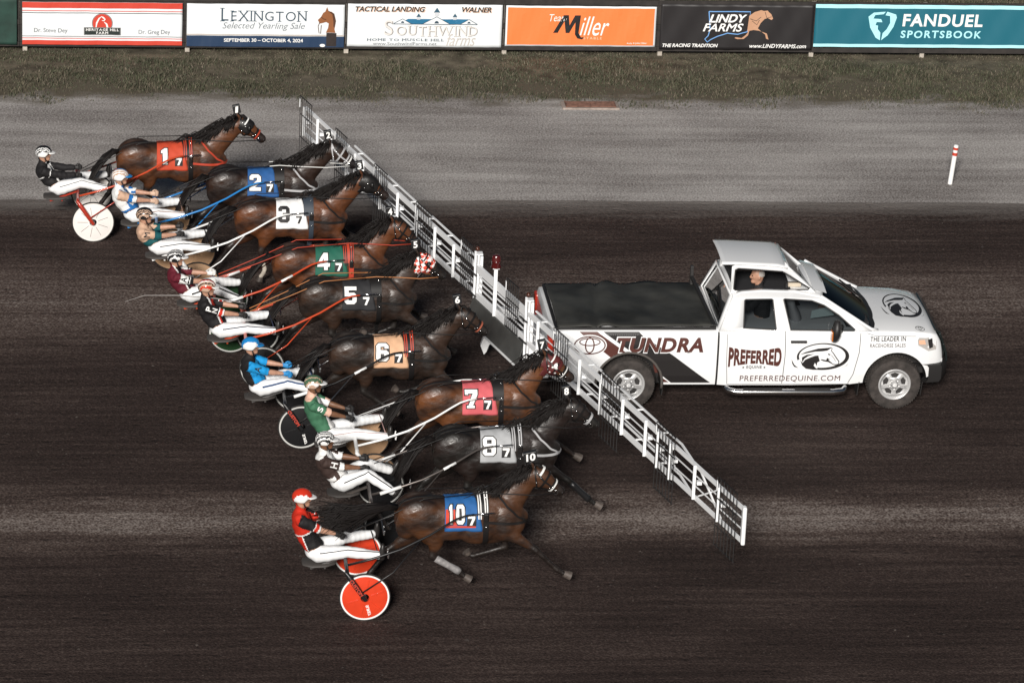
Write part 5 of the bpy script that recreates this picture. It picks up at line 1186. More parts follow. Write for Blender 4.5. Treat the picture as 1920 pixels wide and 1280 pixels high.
tz = lambda py: 1.301-(py-622)*.00876
def pp(pts): return [(tx(*p), tz(p[1])) for p in pts]
def onside(name, geo, m, lift=.004, maxlen=.035): return art(name, geo, side(lift), m, body, maxlen)
def pix(geo): return [(tx(*p), tz(p[1])) for p in geo[0]], geo[1]
onside('stripe', fill2d([pp([(1087, 624.5), (1121, 624.5), (1192, 673), (1149, 673)])]), MAR)
onside('stripe', fill2d([pp([(1132, 624.5), (1199, 624.5), (1208, 633), (1262, 666), (1334, 719), (1260, 719), (1205, 674)])]), BLV)
onside('stripe', fill2d([pp([(1232, 701), (1256, 718), (1236, 718)])]), MAR)
onside('stripe', fill2d([pp([(1199, 655), (1222, 672), (1160, 672), (1170, 655)])]), MAR, .0055) if False else None
e0 = (tx(1106), tz(648))
def ring2(cx, cy, rx, ry, w): return fill2d([ell(cx, cy, rx, ry), ell(cx, cy, rx-w, ry-w)[::-1]])
onside('emblem_ground', fill2d([ell(*e0, .262, .165)]), TW, .0055)
onside('emblem', ring2(*e0, .245, .148, .020), MAR, .008); onside('emblem', ring2(e0[0], e0[1], .075, .128, .020), MAR, .0095); onside('emblem', ring2(e0[0], e0[1]+.055, .165, .065, .018), MAR, .011)
box = (tx(1157), tz(661), tx(1319), tz(634))
onside('lettering', text('TUNDRA', (box[0]-.018, box[1]-.018, box[2]+.018, box[3]+.018), off=.062, shear=.22, space=1.12), TW, .007)
onside('lettering', text('TUNDRA', box, off=.045, shear=.22, space=1.12), MAR, .010)
x0, x1 = tx(1367), tx(1467)
def warp(geo):
    vs, fs = geo; out = []
    for u, v in vs: q = abs(2*u-1)**1.6; out.append((x0+u*(x1-x0), tz(669.5)+(v-.5)*(.215+.115*q))); 
    return out, fs
vs_, fs_ = text('PREFERRED', (0, 0, 1, 1), off=.05, space=1.06)
bm = warp((vs_, fs_)); onside('lettering', bm, MAR)
onside('lettering', text('EQUINE', (tx(1402), tz(692), tx(1431), tz(685.5)), off=.02, space=1.15), BLV)
for sx in (1396, 1436): onside('star', fill2d([[(tx(sx)+(.022 if i % 2 == 0 else .009)*math.cos(R(90+36*i)), tz(689)+(.022 if i % 2 == 0 else .009)*math.sin(R(90+36*i))) for i in range(10)]]), BLV)
onside('lettering', text('PREFERREDEQUINE.COM', (tx(1391), tz(717.5), tx(1581), tz(704.5)), off=.004, space=1.1), MAR)
onside('lettering', text('THE LEADER IN', (tx(1633), tz(641.5), tx(1701), tz(633)), off=.022, space=1.1), BLV)
onside('lettering', text('RACEHORSE SALES', (tx(1633), tz(652.5), tx(1701), tz(645.5)), off=.012, space=1.1), mat('faded_vinyl', (.10, .09, .09), .5))
# horse head in an oval: drawn in a 1000 x 420 sheet
LOGO_RING = ell(1420, 218, 385, 197, 60, 195, -100)+ell(1408, 226, 342, 172, 60, -100, 195)
LOGO = [fill2d([l]) for l in (
    [(x, 436-y) for x, y in LOGO_RING],
    [(1090, 270), (1120, 345), (1180, 395), (1290, 412), (1420, 412), (1330, 390), (1292, 350), (1305, 308), (1320, 325), (1338, 358), (1340, 305), (1378, 280), (1362, 240), (1350, 200), (1300, 205), (1220, 235), (1160, 262), (1125, 310)],
    [(1075, 190), (1160, 150), (1240, 128), (1340, 100), (1480, 90), (1525, 84), (1500, 112), (1470, 130), (1400, 140), (1300, 143), (1180, 166)],
    [(1110, 228), (1180, 190), (1290, 178), (1200, 210), (1150, 245), (1118, 300)],
    [(1480, 235), (1530, 262), (1500, 266), (1560, 310), (1570, 330), (1500, 296), (1430, 284), (1385, 262), (1400, 255), (1470, 270)],
    [(1490, 170), (1530, 185), (1520, 198), (1495, 192)],
    [(960, 255), (985, 300), (1010, 340), (1070, 385), (1005, 365), (975, 320)], [(1830, 260), (1800, 320), (1760, 360), (1690, 385), (1775, 352), (1795, 330)])]
LOGO.append(stroke([(1470, 130), (1530, 85), (1547, 100), (1537, 132), (1570, 170), (1620, 240), (1660, 290), (1652, 330), (1610, 338), (1560, 326)], [8, 14, 12, 10, 12, 14, 14, 14, 14, 10]))
LOGO.append(stroke([(1540, 195), (1580, 240), (1610, 285)], 6))
LG = join(*LOGO)
ring_y = lambda y: y
lg = [(x, -y) for x, y in LG[0]]
# the ring was mirrored above to keep its thick side on the right and below
k_ = LOGO[0]; nring = len(k_[0]); lg = [(x, -y) for x, y in LG[0]]
bx = (tx(1486), tz(694), tx(1598), tz(643.5)); sx_ = (bx[2]-bx[0])/(1830-960); sy_ = (bx[3]-bx[1])/(415-20)
onside('horse_logo', ([(bx[0]+(x-960)*sx_, bx[3]-(-y-20)*sy_) for x, y in lg], LG[1]), BLV, .005, .06)
def top(lift=.005):
    def fn(u, v):
        h, q = TS.ray((u, v, 3), (0, 0, -1)); return V((u, v, (h.z if h else 1.2)+lift))
    return fn
art('horse_logo', ([(5.50+(x-960)*.68/870, .05+(-.5+(415+y)/395)*1.0) for x, y in lg], LG[1]), top(), BLV, body, .05)
hx, hz = tx(1712, 610), tz(611)
em = join(ring2(0, 0, .075, .055, .008), ring2(0, .02, .05, .024, .006), ring2(0, 0, .022, .045, .006))
art('emblem', ([(5.98+p[0], -.80+p[1]*1.3) for p in em[0]], em[1]), top(.006), BLV, body)
# panel gaps, handle, fuel details
def line(pts, w=.012, m=GAP, lift=.0035): onside('panel_gap', stroke(pts, w), m, lift)
line([(2.83, 1.28), (2.83, .42)], .03, TRIM); line([(3.86, 1.29), (3.87, .9), (3.85, .44)], .010); line([(2.96, 1.25), (2.97, .8), (3.0, .43)], .008); line([(5.03, 1.26), (5.02, .95), (4.95, .60), (4.88, .44)], .010); line([(3.0, .425), (4.9, .425)], .008)
line([(5.13, 1.26), (5.25, 1.22), (5.5, 1.215), (5.9, 1.20)], .007)
MB().bar((3.94, -1.03, 1.145), (4.19, -1.03, 1.145), .035, .035).build('door_handle', TRIM, truck, bevel=.008)
# bed cover with sagging folds
nx, ny = 40, 20; vs = []
for i in range(nx+1):
    for k in range(ny+1):
        x = .36+2.40*i/nx; y = -.90+1.80*k/ny; b = .018*math.sin(x*2.3)*math.cos(y*2.1)+.010*math.sin(x*5+y*3)-.05*math.exp(-((x-1.05-.12*y)/.05)**2)+.04*math.exp(-((x-1.22-.12*y)/.12)**2)+.03*math.exp(-((x-2.3+.4*y)/.18)**2)+.012*math.sin(x*9+y*7)*math.sin(y*4)+.02*(1-(y/.9)**2)
        vs.append((x, y, 1.345+b*.9))
fs = [(i*(ny+1)+k, (i+1)*(ny+1)+k, (i+1)*(ny+1)+k+1, i*(ny+1)+k+1) for i in range(nx) for k in range(ny)]
me = bpy.data.meshes.new('bed_cover'); me.from_pydata(vs, [], fs); me.update(); o = link_mesh('bed_cover', me, TARP, truck); so = o.modifiers.new('s', 'SOLIDIFY'); so.thickness = .02; so.offset = 0
r_ = MB()
for s in (-1, 1): r_.bar((.33, s*.905, 1.318), (2.79, s*.905, 1.318), .05, .03)
r_.bar((.34, -.90, 1.318), (.34, .90, 1.318), .05, .03); r_.build('cover_rail', TRIM, truck, bevel=.006)
rk = MB(); rk.bar((2.78, -.86, 1.33), (2.66, .86, 1.48), .05, .05); rk.bar((2.78, -.86, 1.30), (2.72, -.86, 1.36), .06, .06); rk.bar((2.66, .86, 1.30), (2.66, .86, 1.66), .06, .05); rk.build('bed_bar', TRIM, truck, bevel=.006)
# cab: flank with window openings
def cy(z): return -.975+(z-1.30)*.40
OUT = [(2.84, 1.30), (2.88, 1.45), (2.96, 1.66), (3.04, 1.78), (3.16, 1.835), (3.5, 1.86), (4.0, 1.845), (4.40, 1.77), (4.75, 1.60), (5.02, 1.42), (5.20, 1.30)]
W1 = [(3.205, 1.36), (3.20, 1.345), (3.70, 1.318), (3.712, 1.33), (3.66, 1.745), (3.64, 1.757), (3.24, 1.75), (3.222, 1.735)]
W2 = [(3.935, 1.315), (4.92, 1.305), (4.94, 1.32), (4.68, 1.53), (4.45, 1.67), (4.26, 1.735), (3.84, 1.76), (3.825, 1.75)]
cab = MB()
vs_, fs_ = fill2d([OUT, W1[::-1], W2[::-1]])
for s in (-1, 1): cab.add([(u, -s*cy(v)*-1 if False else s*abs(cy(v)), v) for u, v in vs_], fs_)
def patch(f, nu, nv, m=0, mb=cab):
    vs = [f(i/nu, k/nv) for i in range(nu+1) for k in range(nv+1)]
    mb.add(vs, [(i*(nv+1)+k, (i+1)*(nv+1)+k, (i+1)*(nv+1)+k+1, i*(nv+1)+k+1) for i in range(nu) for k in range(nv)], m)
def edge(x):
    for (a, za), (b, zb) in zip(OUT, OUT[1:]):
        if a <= x <= b: return za+(zb-za)*(x-a)/(b-a)
    return 1.3
def roof(u, v):
    x = 3.02+1.40*u; z = edge(x); y = abs(cy(z)); t = 2*v-1
    return (x+(.10*(1-t*t))*(u if u > .8 else 0), y*t, z+.075*(1-t*t))
k0 = len(cab.f); patch(roof, 24, 16)
keep = [not (3.08 < sum(cab.v[i][0] for i in f)/4 < 3.98 and -.66 < sum(cab.v[i][1] for i in f)/4 < .45) for f in cab.f[k0:]]
cab.f = cab.f[:k0]+[f for f, q in zip(cab.f[k0:], keep) if q]; cab.m = [0]*len(cab.f)
def rear(u, v):
    z = 1.30+.49*u; x = 2.84+.20*u**1.4; y = abs(cy(z)); t = 2*v-1; return (x-.02*(1-t*t), y*t, z+.03*u*(1-t*t))
rear_v, rear_f = fill2d([[(0, 0), (1, 0), (1, 1), (0, 1)], [(.05, .06), (.05, .94), (.93, .92), (.93, .08)]])
cab.add([rear(u, v) for u, v in rear_v], rear_f)
cm_ = cab.build('cab', TW, truck, True, angle=35); so = cm_.modifiers.new('s', 'SOLIDIFY'); so.thickness = .025; so.offset = -1
hl_ = MB(); patch(lambda u, v: V(roof(u, v))-V((0, 0, .045)), 24, 16, 0, hl_); kp = [not (3.08 < sum(hl_.v[i][0] for i in f)/4 < 3.98 and -.66 < sum(hl_.v[i][1] for i in f)/4 < .45) for f in hl_.f]
hl_.f = [f for f, q in zip(hl_.f, kp) if q]; hl_.m = [0]*len(hl_.f); hl_.build('headliner', mat('dark_interior', (.02, .02, .022), .8), truck, True)
for s in (-1, 1): MB().add([(u, s*(abs(cy(v))-.035), v) for u, v in vs_], fs_).build('door_lining', mat('dark_interior', (.02, .02, .022), .8), truck)
gl = MB()
for w in (W1, W2):
    v_, f_ = fill2d([grow(w, .01)])
    for s in (-1, 1):
        g_ = MB(); g_.add([(u, s*(abs(cy(v))-.012), v) for u, v in v_], f_); g_.build('side_window', DKG, truck)
    if True:
        sm = MB(); lp = [V((u, -(abs(cy(v))+.004), v)) for u, v in w]; strap(sm, lp, [V((0, -1, .4))]*len(lp), .016, .006, closed=True, lift=.0); sm.build('window_seal', TRIM, truck)
g_ = MB(); v_, f_ = fill2d([[(.05, .06), (.93, .08), (.93, .92), (.05, .94)]])
vv = [V(rear(u, v))+V((.012, 0, 0)) for u, v in v_]; g_.add(vv, f_); g_.build('rear_window', glass('rear_glass', (.10, .105, .11)), truck)
g_ = MB()
def wind(u, v):
    t = 2*v-1; z = 1.775-.465*u; y = (abs(cy(z))-.05)*t; x = 4.41+.80*u+.13*(1-t*t)-.02*u; return (x, y, z+.055*(1-t*t)*(1-u))
patch(wind, 10, 16, 0, g_); g_.build('windscreen', glass('windscreen_glass', (.06, .065, .07)), truck, True)
for s in (0, 1): MB().tube([V(wind(i/8, s))+V((-.005, (-.02 if s == 0 else .02), .012)) for i in range(9)]+[V((5.30, (-.90 if s == 0 else .90), 1.285))], .026, 8).build('windscreen_pillar', TW, truck, True)
cw = MB(); patch(lambda u, v: (5.13+.14*u+.12*(1-(2*v-1)**2), .90*(2*v-1), 1.325-.035*u+.03*(1-(2*v-1)**2)), 4, 16, 0, cw); cw.build('cowl', TRIM, truck, True)
MB().bar((5.20, -.55, 1.36), (4.93, -.1, 1.52), .02, .02).build('wiper', TRIM, truck); MB().bar((5.26, .15, 1.38), (4.95, .6, 1.53), .02, .02).build('wiper', TRIM, truck)
# interior
it = MB(); it.box((4.0, 0, 1.0), (2.1, 1.7, .5)); it.box((5.0, 0, 1.30), (.35, 1.6, .16)); it.build('interior', mat('dark_interior', (.02, .02, .022), .8), truck)
for y in (-.38, .38):
    st = MB(); st.loft([(4.14, y, 1.15, .12, .24), (4.06, y, 1.40, .09, .23), (4.03, y, 1.50, .06, .15), (4.01, y, 1.58, .07, .13), (4.005, y, 1.64, .05, .11)], n=14); st.build('front_seat', mat('grey_seat', (.30, .30, .31), .8), truck, True)
pl = MB(); pl.prism([(4.30, 1.36), (4.68, 1.40), (4.60, 1.50), (4.33, 1.45)], lambda u, v: (u, -.60+.9*(v-1.36), v), lambda u, v: (u, -.59+.9*(v-1.36), v+.004)); pl.build('paper_sheet', mat('paper', (.45, .55, .55), .7), truck)
# roof cabin for the starter
rc = MB(); CB = 1.815; CT = 2.265; yn, yf = -.655, .46
NP = [(3.02, CB-.02), (3.02, CT-.03), (3.08, CT), (3.86, CT-.045), (3.98, CT-.12), (4.38, CB-.03)]; NW = [(3.065, CB+.055), (3.075, CT-.085), (3.12, CT-.062), (3.80, CT-.11), (3.92, CT-.18), (4.245, CB+.065), (4.22, CB+.045), (3.09, CB+.035)]
v_, f_ = fill2d([NP[::-1], NW])
for s in (0, 1):
    rc.add([(u, (yn if s == 0 else yf), v - (0 if s == 0 else .05*(v-CB)/.45)) for u, v in v_], f_)
def lid(u, v):
    x = 2.86+1.02*u+(.04*v)*(1 if u > .5 else .6); y = yn-.02+(yf-yn+.04)*v; z = CT+.012-.05*max(0, u-.2)-.045*v+.035*(1-(2*v-1)**2)-.05*max(0, u-.85)/.15*.6
    return (x, y, z)
patch(lid, 14, 14, 0, rc)
patch(lambda u, v: (4.02+.07*u*5.5+.03*math.sin(v*3.14), yn+(yf-yn)*v, CT-.16-(CT-.16-CB-.03)*u-.03*v), 1, 8, 0, MB())
front_v, front_f = fill2d([[(0, 0), (1, 0), (1, 1), (0, 1)], [(.12, .07), (.12, .93), (.90, .93), (.90, .07)]])
fr = lambda u, v: (3.86+.50*u+.04*(1-(2*v-1)**2), yn+(yf-yn)*v, CT-.03-(CT-.03-CB+.03)*u-.04*v+.03*(1-(2*v-1)**2)*(1-u))
rc.add([fr(u, v) for u, v in front_v], front_f)
rco = rc.build('roof_cabin', TW, truck, True, angle=35); so = rco.modifiers.new('s', 'SOLIDIFY'); so.thickness = .022; so.offset = 0
g_ = MB(); gv, gf = fill2d([[(.12, .07), (.90, .07), (.90, .93), (.12, .93)]]); g_.add([V(fr(u, v))+V((-.004, 0, -.004)) for u, v in gv], gf); g_.build('cabin_front_window', DKG, truck)
sm = MB(); lp = [V((u, yn-.012, v)) for u, v in NW]; strap(sm, lp, [V((0, -1, 0))]*len(lp), .018, .01, closed=True, lift=0); sm.build('window_seal', TRIM, truck)
pan = MB(); patch(lambda u, v: (4.30+.22*u, -.62+1.24*v, 1.852-.07*u+.05*(1-(2*v-1)**2)), 3, 12, 0, pan); pan.build('roof_fairing', TW, truck, True)
fl = MB(); fl.box((3.6, -.05, CB-.10), (1.1, .95, .04)); fl.box((3.10, .05, 1.98), (.06, .9, .3)); fl.box((4.0, -.5, CB+.06), (.22, .10, .07)); fl.build('cabin_floor', mat('dark_interior', (.02, .02, .022), .8), truck)
bx_ = MB(); bx_.box((4.02, -.57, CB+.09), (.20, .06, .06)); bx_.build('control_box', mat('cream_plastic', (.55, .48, .38), .5), truck, bevel=.008)
# mirrors, lamps, bumpers, steps
mr = MB(); mr.loft([(4.60, -1.09, 1.20, .06, .055), (4.61, -1.12, 1.30, .075, .10), (4.62, -1.12, 1.42, .07, .10), (4.63, -1.10, 1.50, .05, .06)], n=14); mr.bar((4.72, -.95, 1.34), (4.64, -1.06, 1.34), .07, .12)
mro = mr.build('door_mirror', TRIM, truck, True); MB().box((4.545, -1.155, 1.30), (.02, .12, .15)).build('mirror_lamp', mat('amber_lens', (.45, .13, .02), .2), mro, bevel=.004)
def nose(poly, lift, thick):
    q = MB(); f0 = side(lift); q.prism(poly, lambda u, v: f0(u, v), lambda u, v: f0(u, v)+V((0, thick, 0))); return q
nose([(5.925, 1.14), (5.95, 1.175), (6.08, 1.165), (6.20, 1.215), (6.235, 1.10), (6.235, .975), (6.11, .96), (5.94, 1.06)], .012, .03).build('headlight', mat('lamp_lens', (.42, .40, .38), .08, coat=1.), truck)
nose([(6.09, 1.14), (6.16, 1.16), (6.18, 1.02), (6.12, 1.0)], .018, .005).build('headlight_bezel', TRIM, truck)
nose([(5.945, 1.14), (6.04, 1.14), (6.06, 1.07), (5.955, 1.075)], .018, .005).build('side_marker', mat('orange_lens', (.75, .42, .28), .2), truck)
MB().box((.262, -.90, 1.02), (.10, .20, .34)).build('tail_light', mat('red_lens', (.40, .03, .015), .2), truck, bevel=.02)
MB().box((.262, .90, 1.02), (.10, .20, .34)).build('tail_light', mat('red_lens', (.40, .03, .015), .2), truck, bevel=.02)
bp = MB(); P = [(6.13, -.985), (6.34, -.95), (6.46, -.74), (6.51, 0), (6.46, .74), (6.34, .95), (6.13, .985)]
for z0, z1, k in ((.45, .70, 0),):
    bp.v = [(x-(.03 if z in (.45, .74) else 0), y, z) for z in (.45, .50, .70, .74) for x, y in P] + [(x-.30, y*.9, z) for z in (.45, .74) for x, y in P]
    n = 7; bp.f = [(j*n+i, j*n+i+1, (j+1)*n+i+1, (j+1)*n+i) for j in range(3) for i in range(6)] + [(i, 4*n+i, 4*n+i+1, i+1) for i in range(6)] + [(3*n+i, 3*n+i+1, 5*n+i+1, 5*n+i) for i in range(6)]; bp.m = [0]*len(bp.f)
bp.build('front_bumper', TRIM, truck, True, angle=40)
gr = MB()
gpt = [(6.20, 1.25), (6.29, 1.17), (6.36, 1.0), (6.41, .86), (6.43, .72)]
for i in range(4):
    gr.bar((gpt[i][0]+.02, 0, gpt[i][1]), (gpt[i+1][0]+.02, 0, gpt[i+1][1]), 1.52, .03, side=V((1, 0, 0)))
for y in (-.6, -.3, 0, .3, .6): gr.bar((6.325, y, 1.14), (6.45, y, .76), .05, .05)
gr.build('grille', mat('gloss_black', (.010, .014, .014), .15, coat=.6), truck, bevel=.006)
rb = MB(); rb.box((.16, 0, .60), (.20, 1.86, .20)); rb.build('rear_bumper', TW, truck, bevel=.03)
for s in (1, -1):
    sp = MB(); sp.tube([(2.95, s*.86, .42), (3.03, s*.99, .33), (3.15, s*1.03, .315), (4.65, s*1.03, .315), (4.80, s*1.01, .325), (4.88, s*.88, .42)], .055, 12); so_ = sp.build('side_step', CHROME, truck, True)
for a, b in ((3.25, 3.85), (4.05, 4.6)): MB().box(((a+b)/2, -1.04, .368), (b-a, .09, .016)).build('step_pad', TRIM, so_)
for x in (5.06, 6.05, 2.02): MB().bar((x, -.86, .46), (x+(-.02), -.86, .24), .22, .012, side=V((1, 0, 0))).build('mud_flap', TRIM, truck)
al = MB(); al.tube([(WX[0]+.512*math.cos(R(a)), -.993, .44+.512*math.sin(R(a))) for a in range(-8, 189, 8)], .022, 8); al.build('arch_trim', mat('dusty_grey', (.075, .066, .06), .8), truck, True)
ch = MB(); ch.box((3.2, 0, .36), (5.2, 1.1, .18)); ch.bar((1.481, -.8, .41), (1.481, .8, .41), .12, .12); ch.bar((5.618, -.8, .41), (5.618, .8, .41), .10, .10); ch.build('chassis', TRIM, truck)
# wheels
RIM = mat('silver_rim', (.55, .55, .55), .4, metal=.35); TYR = mat('dusty_tyre', (.038, .032, .029), .9, var=.5, vscale=9, bump=.4, bscale=30)
def rim_art():
    loops = [ell(0, 0, .222, .222, 48)]
    for i in range(5):
        a = 90+72*i; loops.append([(r_*math.cos(R(a+d)), r_*math.sin(R(a+d))) for r_, d in ((.118, 20), (.172, 23), (.186, 0), (.172, -23), (.118, -20), (.106, 0))])
    return fill2d(loops)
ra = rim_art()
def wheel(wx, s):
    c = V((wx, s*.85, WR)); o = -s
    w = MB().lathe(c, [(.235, -.115), (.30, -.135), (.36, -.138), (.395, -.125), (.412, -.09), (.414, 0), (.412, .09), (.395, .125), (.36, .138), (.30, .135), (.235, .115)], 'y', 64)
    for i in range(56):
        a = 2*math.pi*i/56
        for k in (-1, 1):
            p = lambda r_, y: c+V((r_*math.cos(a+.05*k), y, r_*math.sin(a+.05*k))); w.bar(p(.398, k*.124), p(.4175, k*.045), .022, .012, side=V((math.cos(a), 0, math.sin(a))))
    w = w.build('wheel', TYR, truck, True, angle=30)
    r_ = MB(); ys = c.y+s*.10
    r_.lathe(c, [(.218, s*.118), (.240, s*.125), (.250, s*.117), (.240, -s*.10), (.222, -s*.10), (.222, s*.08), (.218, s*.118)], 'y', 48)
    def face(u, v): q = math.hypot(u, v); return (c.x+u, ys-s*(.012+.030*max(0, 1-abs(q-.12)/.10)*0)+s*(.010*math.cos(q/.222*math.pi)), c.z+v)
    r_.add([face(u, v) for u, v in ra[0]], ra[1]); r_.lathe((c.x, ys, c.z), [(0, s*.04), (.035, s*.04), (.045, s*.02), (.05, -s*.01)], 'y', 20)
    for i in range(5):
        a = R(54+72*i); r_.lathe((c.x+.075*math.cos(a), ys, c.z+.075*math.sin(a)), [(0, s*.028), (.012, s*.028), (.014, 0)], 'y', 8)
    ro = r_.build('rim', RIM, w, True, angle=35); so = ro.modifiers.new('s', 'SOLIDIFY'); so.thickness = .012; so.offset = 0
    MB().lathe((c.x, c.y, c.z), [(0, s*.03), (.215, s*.03)], 'y', 32).build('brake_disc', mat('brake_dark', (.03, .028, .027), .7), w)
for wx in WX:
    for s in (-1, 1): wheel(wx, s)
# men in the truck
jdk = mat('dark_jacket', (.018, .017, .018), .8, var=.2, vscale=10); hair = mat('grey_hair', (.32, .30, .28), .8)
st_ = empty('person', (3.52, -2.10, CB-.14), 'grey haired man in dark jacket facing backwards inside the raised roof cabin', 'person')
b = sitting_person(st_, (.05, 0, -.42), (-.03, 0, .27), [], [(-.40, -.24, -.02), (-.42, .20, 0)], 'light', ([jdk], None), sleeves='long', gaze=-1, legs=False)
hc = MB(); c = b['head']; n_, m_ = 8, 20
for i in range(n_+1):
    for k in range(m_):
        a = 2*math.pi*k/m_; th = (1.75 if math.cos(a) < .3 else .75)*i/n_; hc.v.append(tuple(c+V((-.104*math.sin(th)*math.cos(a)+.010, .081*math.sin(th)*math.sin(a), .02+.102*math.cos(th)))))
hc.f = [(i*m_+k, (i+1)*m_+k, (i+1)*m_+(k+1) % m_, i*m_+(k+1) % m_) for i in range(n_) for k in range(m_)]; hc.m = [0]*len(hc.f); hc.build('hair', hair, st_, True)
dr = empty('person', (4.16, -1.42, .85), 'driver in dark clothes at the wheel behind the front side window', 'person')
b = sitting_person(dr, (0, 0, .18), (.02, 0, .74), [(.62, -.14, -.02), (.62, .14, -.02)], [(.36, -.34, .40), (.44, .10, .40)], 'light', ([jdk], None), sleeves='short', trouser_m=jdk)

# ================================================================ STARTING GATE
GW = mat('gate_white', (.80, .81, .82), .42); SCR = mat('screen_black', (.012, .011, .011), .55)
GF, GN = V((-2.86, 6.90, 0)), V((2.12, -9.75, 0)); gd = (GN-GF); gn = V((.958, .2865, 0))
gate = empty('starting_gate', (-.37, -1.42, 0), 'long white starting gate with black wire nose screens mounted behind the pickup', 'gate')
G0 = V(gate.location)
def gp(t, z, off=0.): return GF+gd*t+gn*off+V((0, 0, z))-G0
def gbar(name, segs, m, parent=gate, bevel=0):
    mb = MB()
    for a, b, w, h in segs: mb.bar(a, b, w, h)
    return mb.build(name, m, parent, bevel=bevel)
def wing(t0, t1, o0, o1):
    """heavy truss between t0..t1, light single frame out to the tip o0..o1"""
    for zt, hh, nm in ((1.455, .072, 'top_chord'), (.985, .065, 'bottom_chord')):
        n = max(2, int((t1-t0)*17.38/.8))
        gbar(nm, [(gp(t0, zt), gp(t1, zt), .045, hh), (gp(t0, zt+.035, .11), gp(t1, zt+.035, .11), .024, .024)]+[(gp(t0+(t1-t0)*(i+.5)/n, zt+.04, .02), gp(t0+(t1-t0)*(i+.5)/n, zt+.035, .11), .026, .02) for i in range(n)], GW)
    for z in (1.17, 1.28): gbar('guard_rod', [(gp(t0, z, .02), gp(t1, z, .02), .014, .014)], GW)
    if o1 > o0:
        for z in (1.48, 1.0): gbar('tip_rail', [(gp(o0, z), gp(o1, z), .045, .045)], GW)
        for z in (1.16, 1.32): gbar('guard_rod', [(gp(o0, z, .01), gp(o1, z, .01), .014, .014)], GW)
wing(.114, .437, -.0057, .114); wing(.563, .868, .868, 1.0)
gbar('top_chord', [(gp(.445, 1.435), gp(.556, 1.435), .05, .12)], GW)
gbar('bottom_chord', [(gp(.445, .99), gp(.556, .99), .05, .10)], GW)
for z in (1.12, 1.21, 1.30): gbar('guard_rod', [(gp(.445, z, .02), gp(.556, z, .02), .018, .018)], GW)
for t in (-.0057, .0323, .0698, .114, .1358, .1574, .2043, .2489, .2968, .3436, .3896, .5863, .6322, .6773, .7225, .7679, .8145, .839, .8642, .9107, .9562):
    lo = .94 if .1 < t < .87 else .98; u = MB(); u.bar(gp(t, lo, -.03), gp(t, 1.50, -.03), .042, .042); u.box(gp(t, 1.22, .05), (.07, .07, .05)); u.build('upright', GW, gate)
gbar('tip_brace', [(gp(.868, 1.49, .11), gp(.905, 1.48, .01), .026, .026)], GW); gbar('tip_brace', [(gp(.868, 1.02, .11), gp(.905, 1.0, .01), .026, .026)], GW)
gbar('end_post', [(gp(1.0, .96, 0), gp(1.0, 1.53, 0), .11, .06)], GW, bevel=.02)
gbar('x_brace', [(gp(.9107, 1.47, .03), gp(.9562, 1.01, .03), .022, .022), (gp(.9107, 1.01, .05), gp(.9562, 1.47, .05), .022, .022)], GW)
for t in (.441, .5586):
    p = MB()
    for k, o in ((-.0036, 0), (0, -.025), (.0036, 0)): p.bar(gp(t+k, .43, o), gp(t+k, 1.68, o), .036, .036)
    p.bar(gp(t+.001, .43, .07), gp(t+.001, 1.62, .07), .05, .05); p.box(gp(t, 1.66, .03), (.12, .13, .025)); p.box(gp(t, .45, .02), (.15, .14, .05))
    po = p.build('centre_post', GW, gate, bevel=.006)
    MB().lathe(gp(t-.002, 1.70, .02), [(0, 0), (.034, 0), (.034, .035), (.022, .06), (0, .065)], 'z', 14).build('marker_lamp', mat('dark_amber_lens', (.06, .018, .010), .2), po, True)
    for z in (.62, 1.0, 1.35): gbar('clamp', [(gp(t-.008, z, -.066), gp(t+.008, z, -.066), .03, .012)], SCR, po)
u = MB(); u.bar(gp(.4888, .94, -.03), gp(.4888, 1.735, -.03), .055, .055); u.box(gp(.4888, 1.735, -.03), (.10, .10, .02)); pole = u.build('beacon_pole', GW, gate)
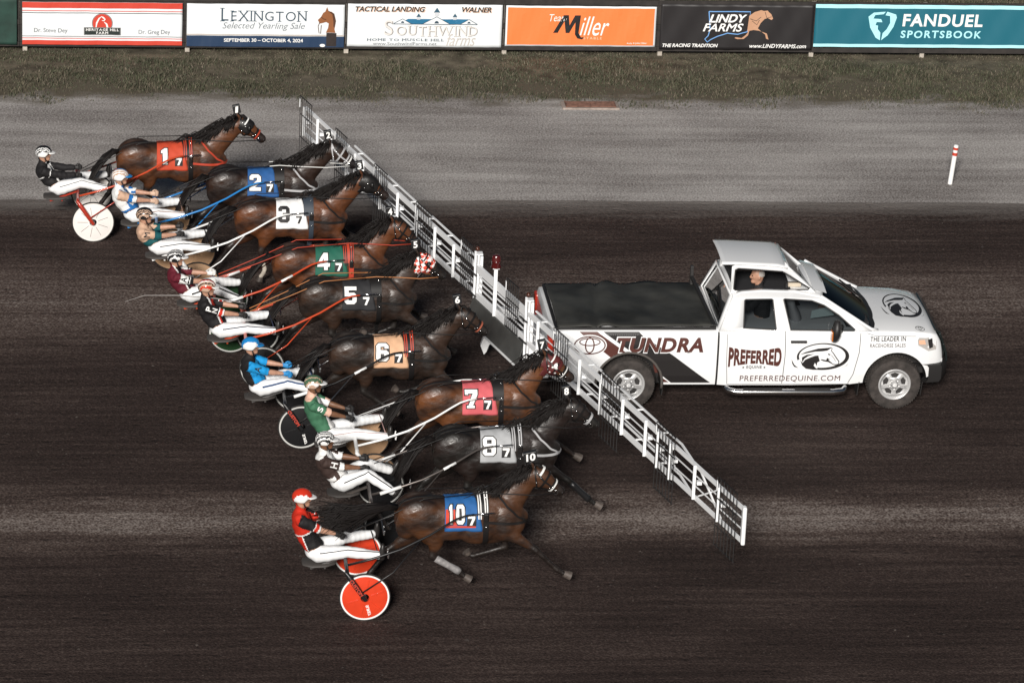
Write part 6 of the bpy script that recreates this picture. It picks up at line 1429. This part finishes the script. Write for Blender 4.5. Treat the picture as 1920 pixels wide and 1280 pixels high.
MB().lathe(gp(.4888, 1.745, -.03), [(0, 0), (.078, 0), (.080, .03), (.070, .035), (.070, .10), (.073, .105), (.070, .11), (.068, .17), (.055, .195), (0, .205)], 'z', 24).build('beacon', mat('beacon_red', (.075, .008, .008), .15, coat=.6), gate, True, angle=40)
pl = MB(); pl.prism([(.441, 0), (.4525, .03), (.5586, .0), (.5586, 1), (.4445, 1), (.441, .9)], lambda t, v: gp(t, .94-.35*v, -.04-.11*v), lambda t, v: gp(t, .94-.35*v, -.03-.11*v+.012))
pl.build('deflector_panel', mat('smoked_panel', (.065, .066, .064), .22, var=.25, vscale=3), gate)
gbar('panel_lip', [(gp(.4445, .585, -.155), gp(.5586, .585, -.155), .025, .025)], GW)
sb = MB(); a, b = gp(.5586, .78, .1), V((.26, -2.55, .80))-G0; sb.bar(a, b, .10, .12); sb.bar(gp(.5586, .62, .1), V((.26, -2.5, .60))-G0, .08, .08); sb.bar(gp(.441, .75, .1), V((.26, -1.0, .80))-G0, .10, .12); sb.bar(gp(.50, .70, .1), V((.26, -1.7, .74))-G0, .12, .12); sb.build('mounting_arm', GW, gate)
gu = MB(); gu.prism([(0, .10), (.05, .26), (.18, .30), (.27, .22), (.22, .16), (.14, .12), (.10, .0), (.06, -.05)], lambda u, v: V((-.62+u, -1.05, .25+v))-G0, lambda u, v: V((-.62+u, -.95, .25+v))-G0); gu.bar(V((-.45, -1.0, .50))-G0, gp(.46, .80, .1), .05, .05); gu.build('hitch_bracket', GW, gate, bevel=.01)
for i, (a, b) in enumerate([(-.0103, .0217), (.089, .1198), (.1944, .2267), (.3022, .3397), (.4142, .4380), (.5197, .5466), (.6264, .6566), (.7292, .7657), (.8411, .8767), (.9582, .9939)]):
    s_ = MB(); nb_ = 7; z0, z1 = (.64, 1.68) if i not in (4, 5) else (.98, 1.78)
    for k in range(nb_): t = a+(b-a)*k/(nb_-1); s_.bar(gp(t, z0, -.075), gp(t, z1, -.075), .011, .011)
    for z in (z0+.01, z0+.30, z1-.33, z1-.01): s_.bar(gp(a, z, -.062), gp(b, z, -.062), .012, .012)
    so = s_.build('nose_screen', SCR, gate)
    gbar('screen_plate', [(gp(a+.001, z1-.19, -.09), gp(a+.001, z1-.05, -.09), .05, .012)], GW, so)
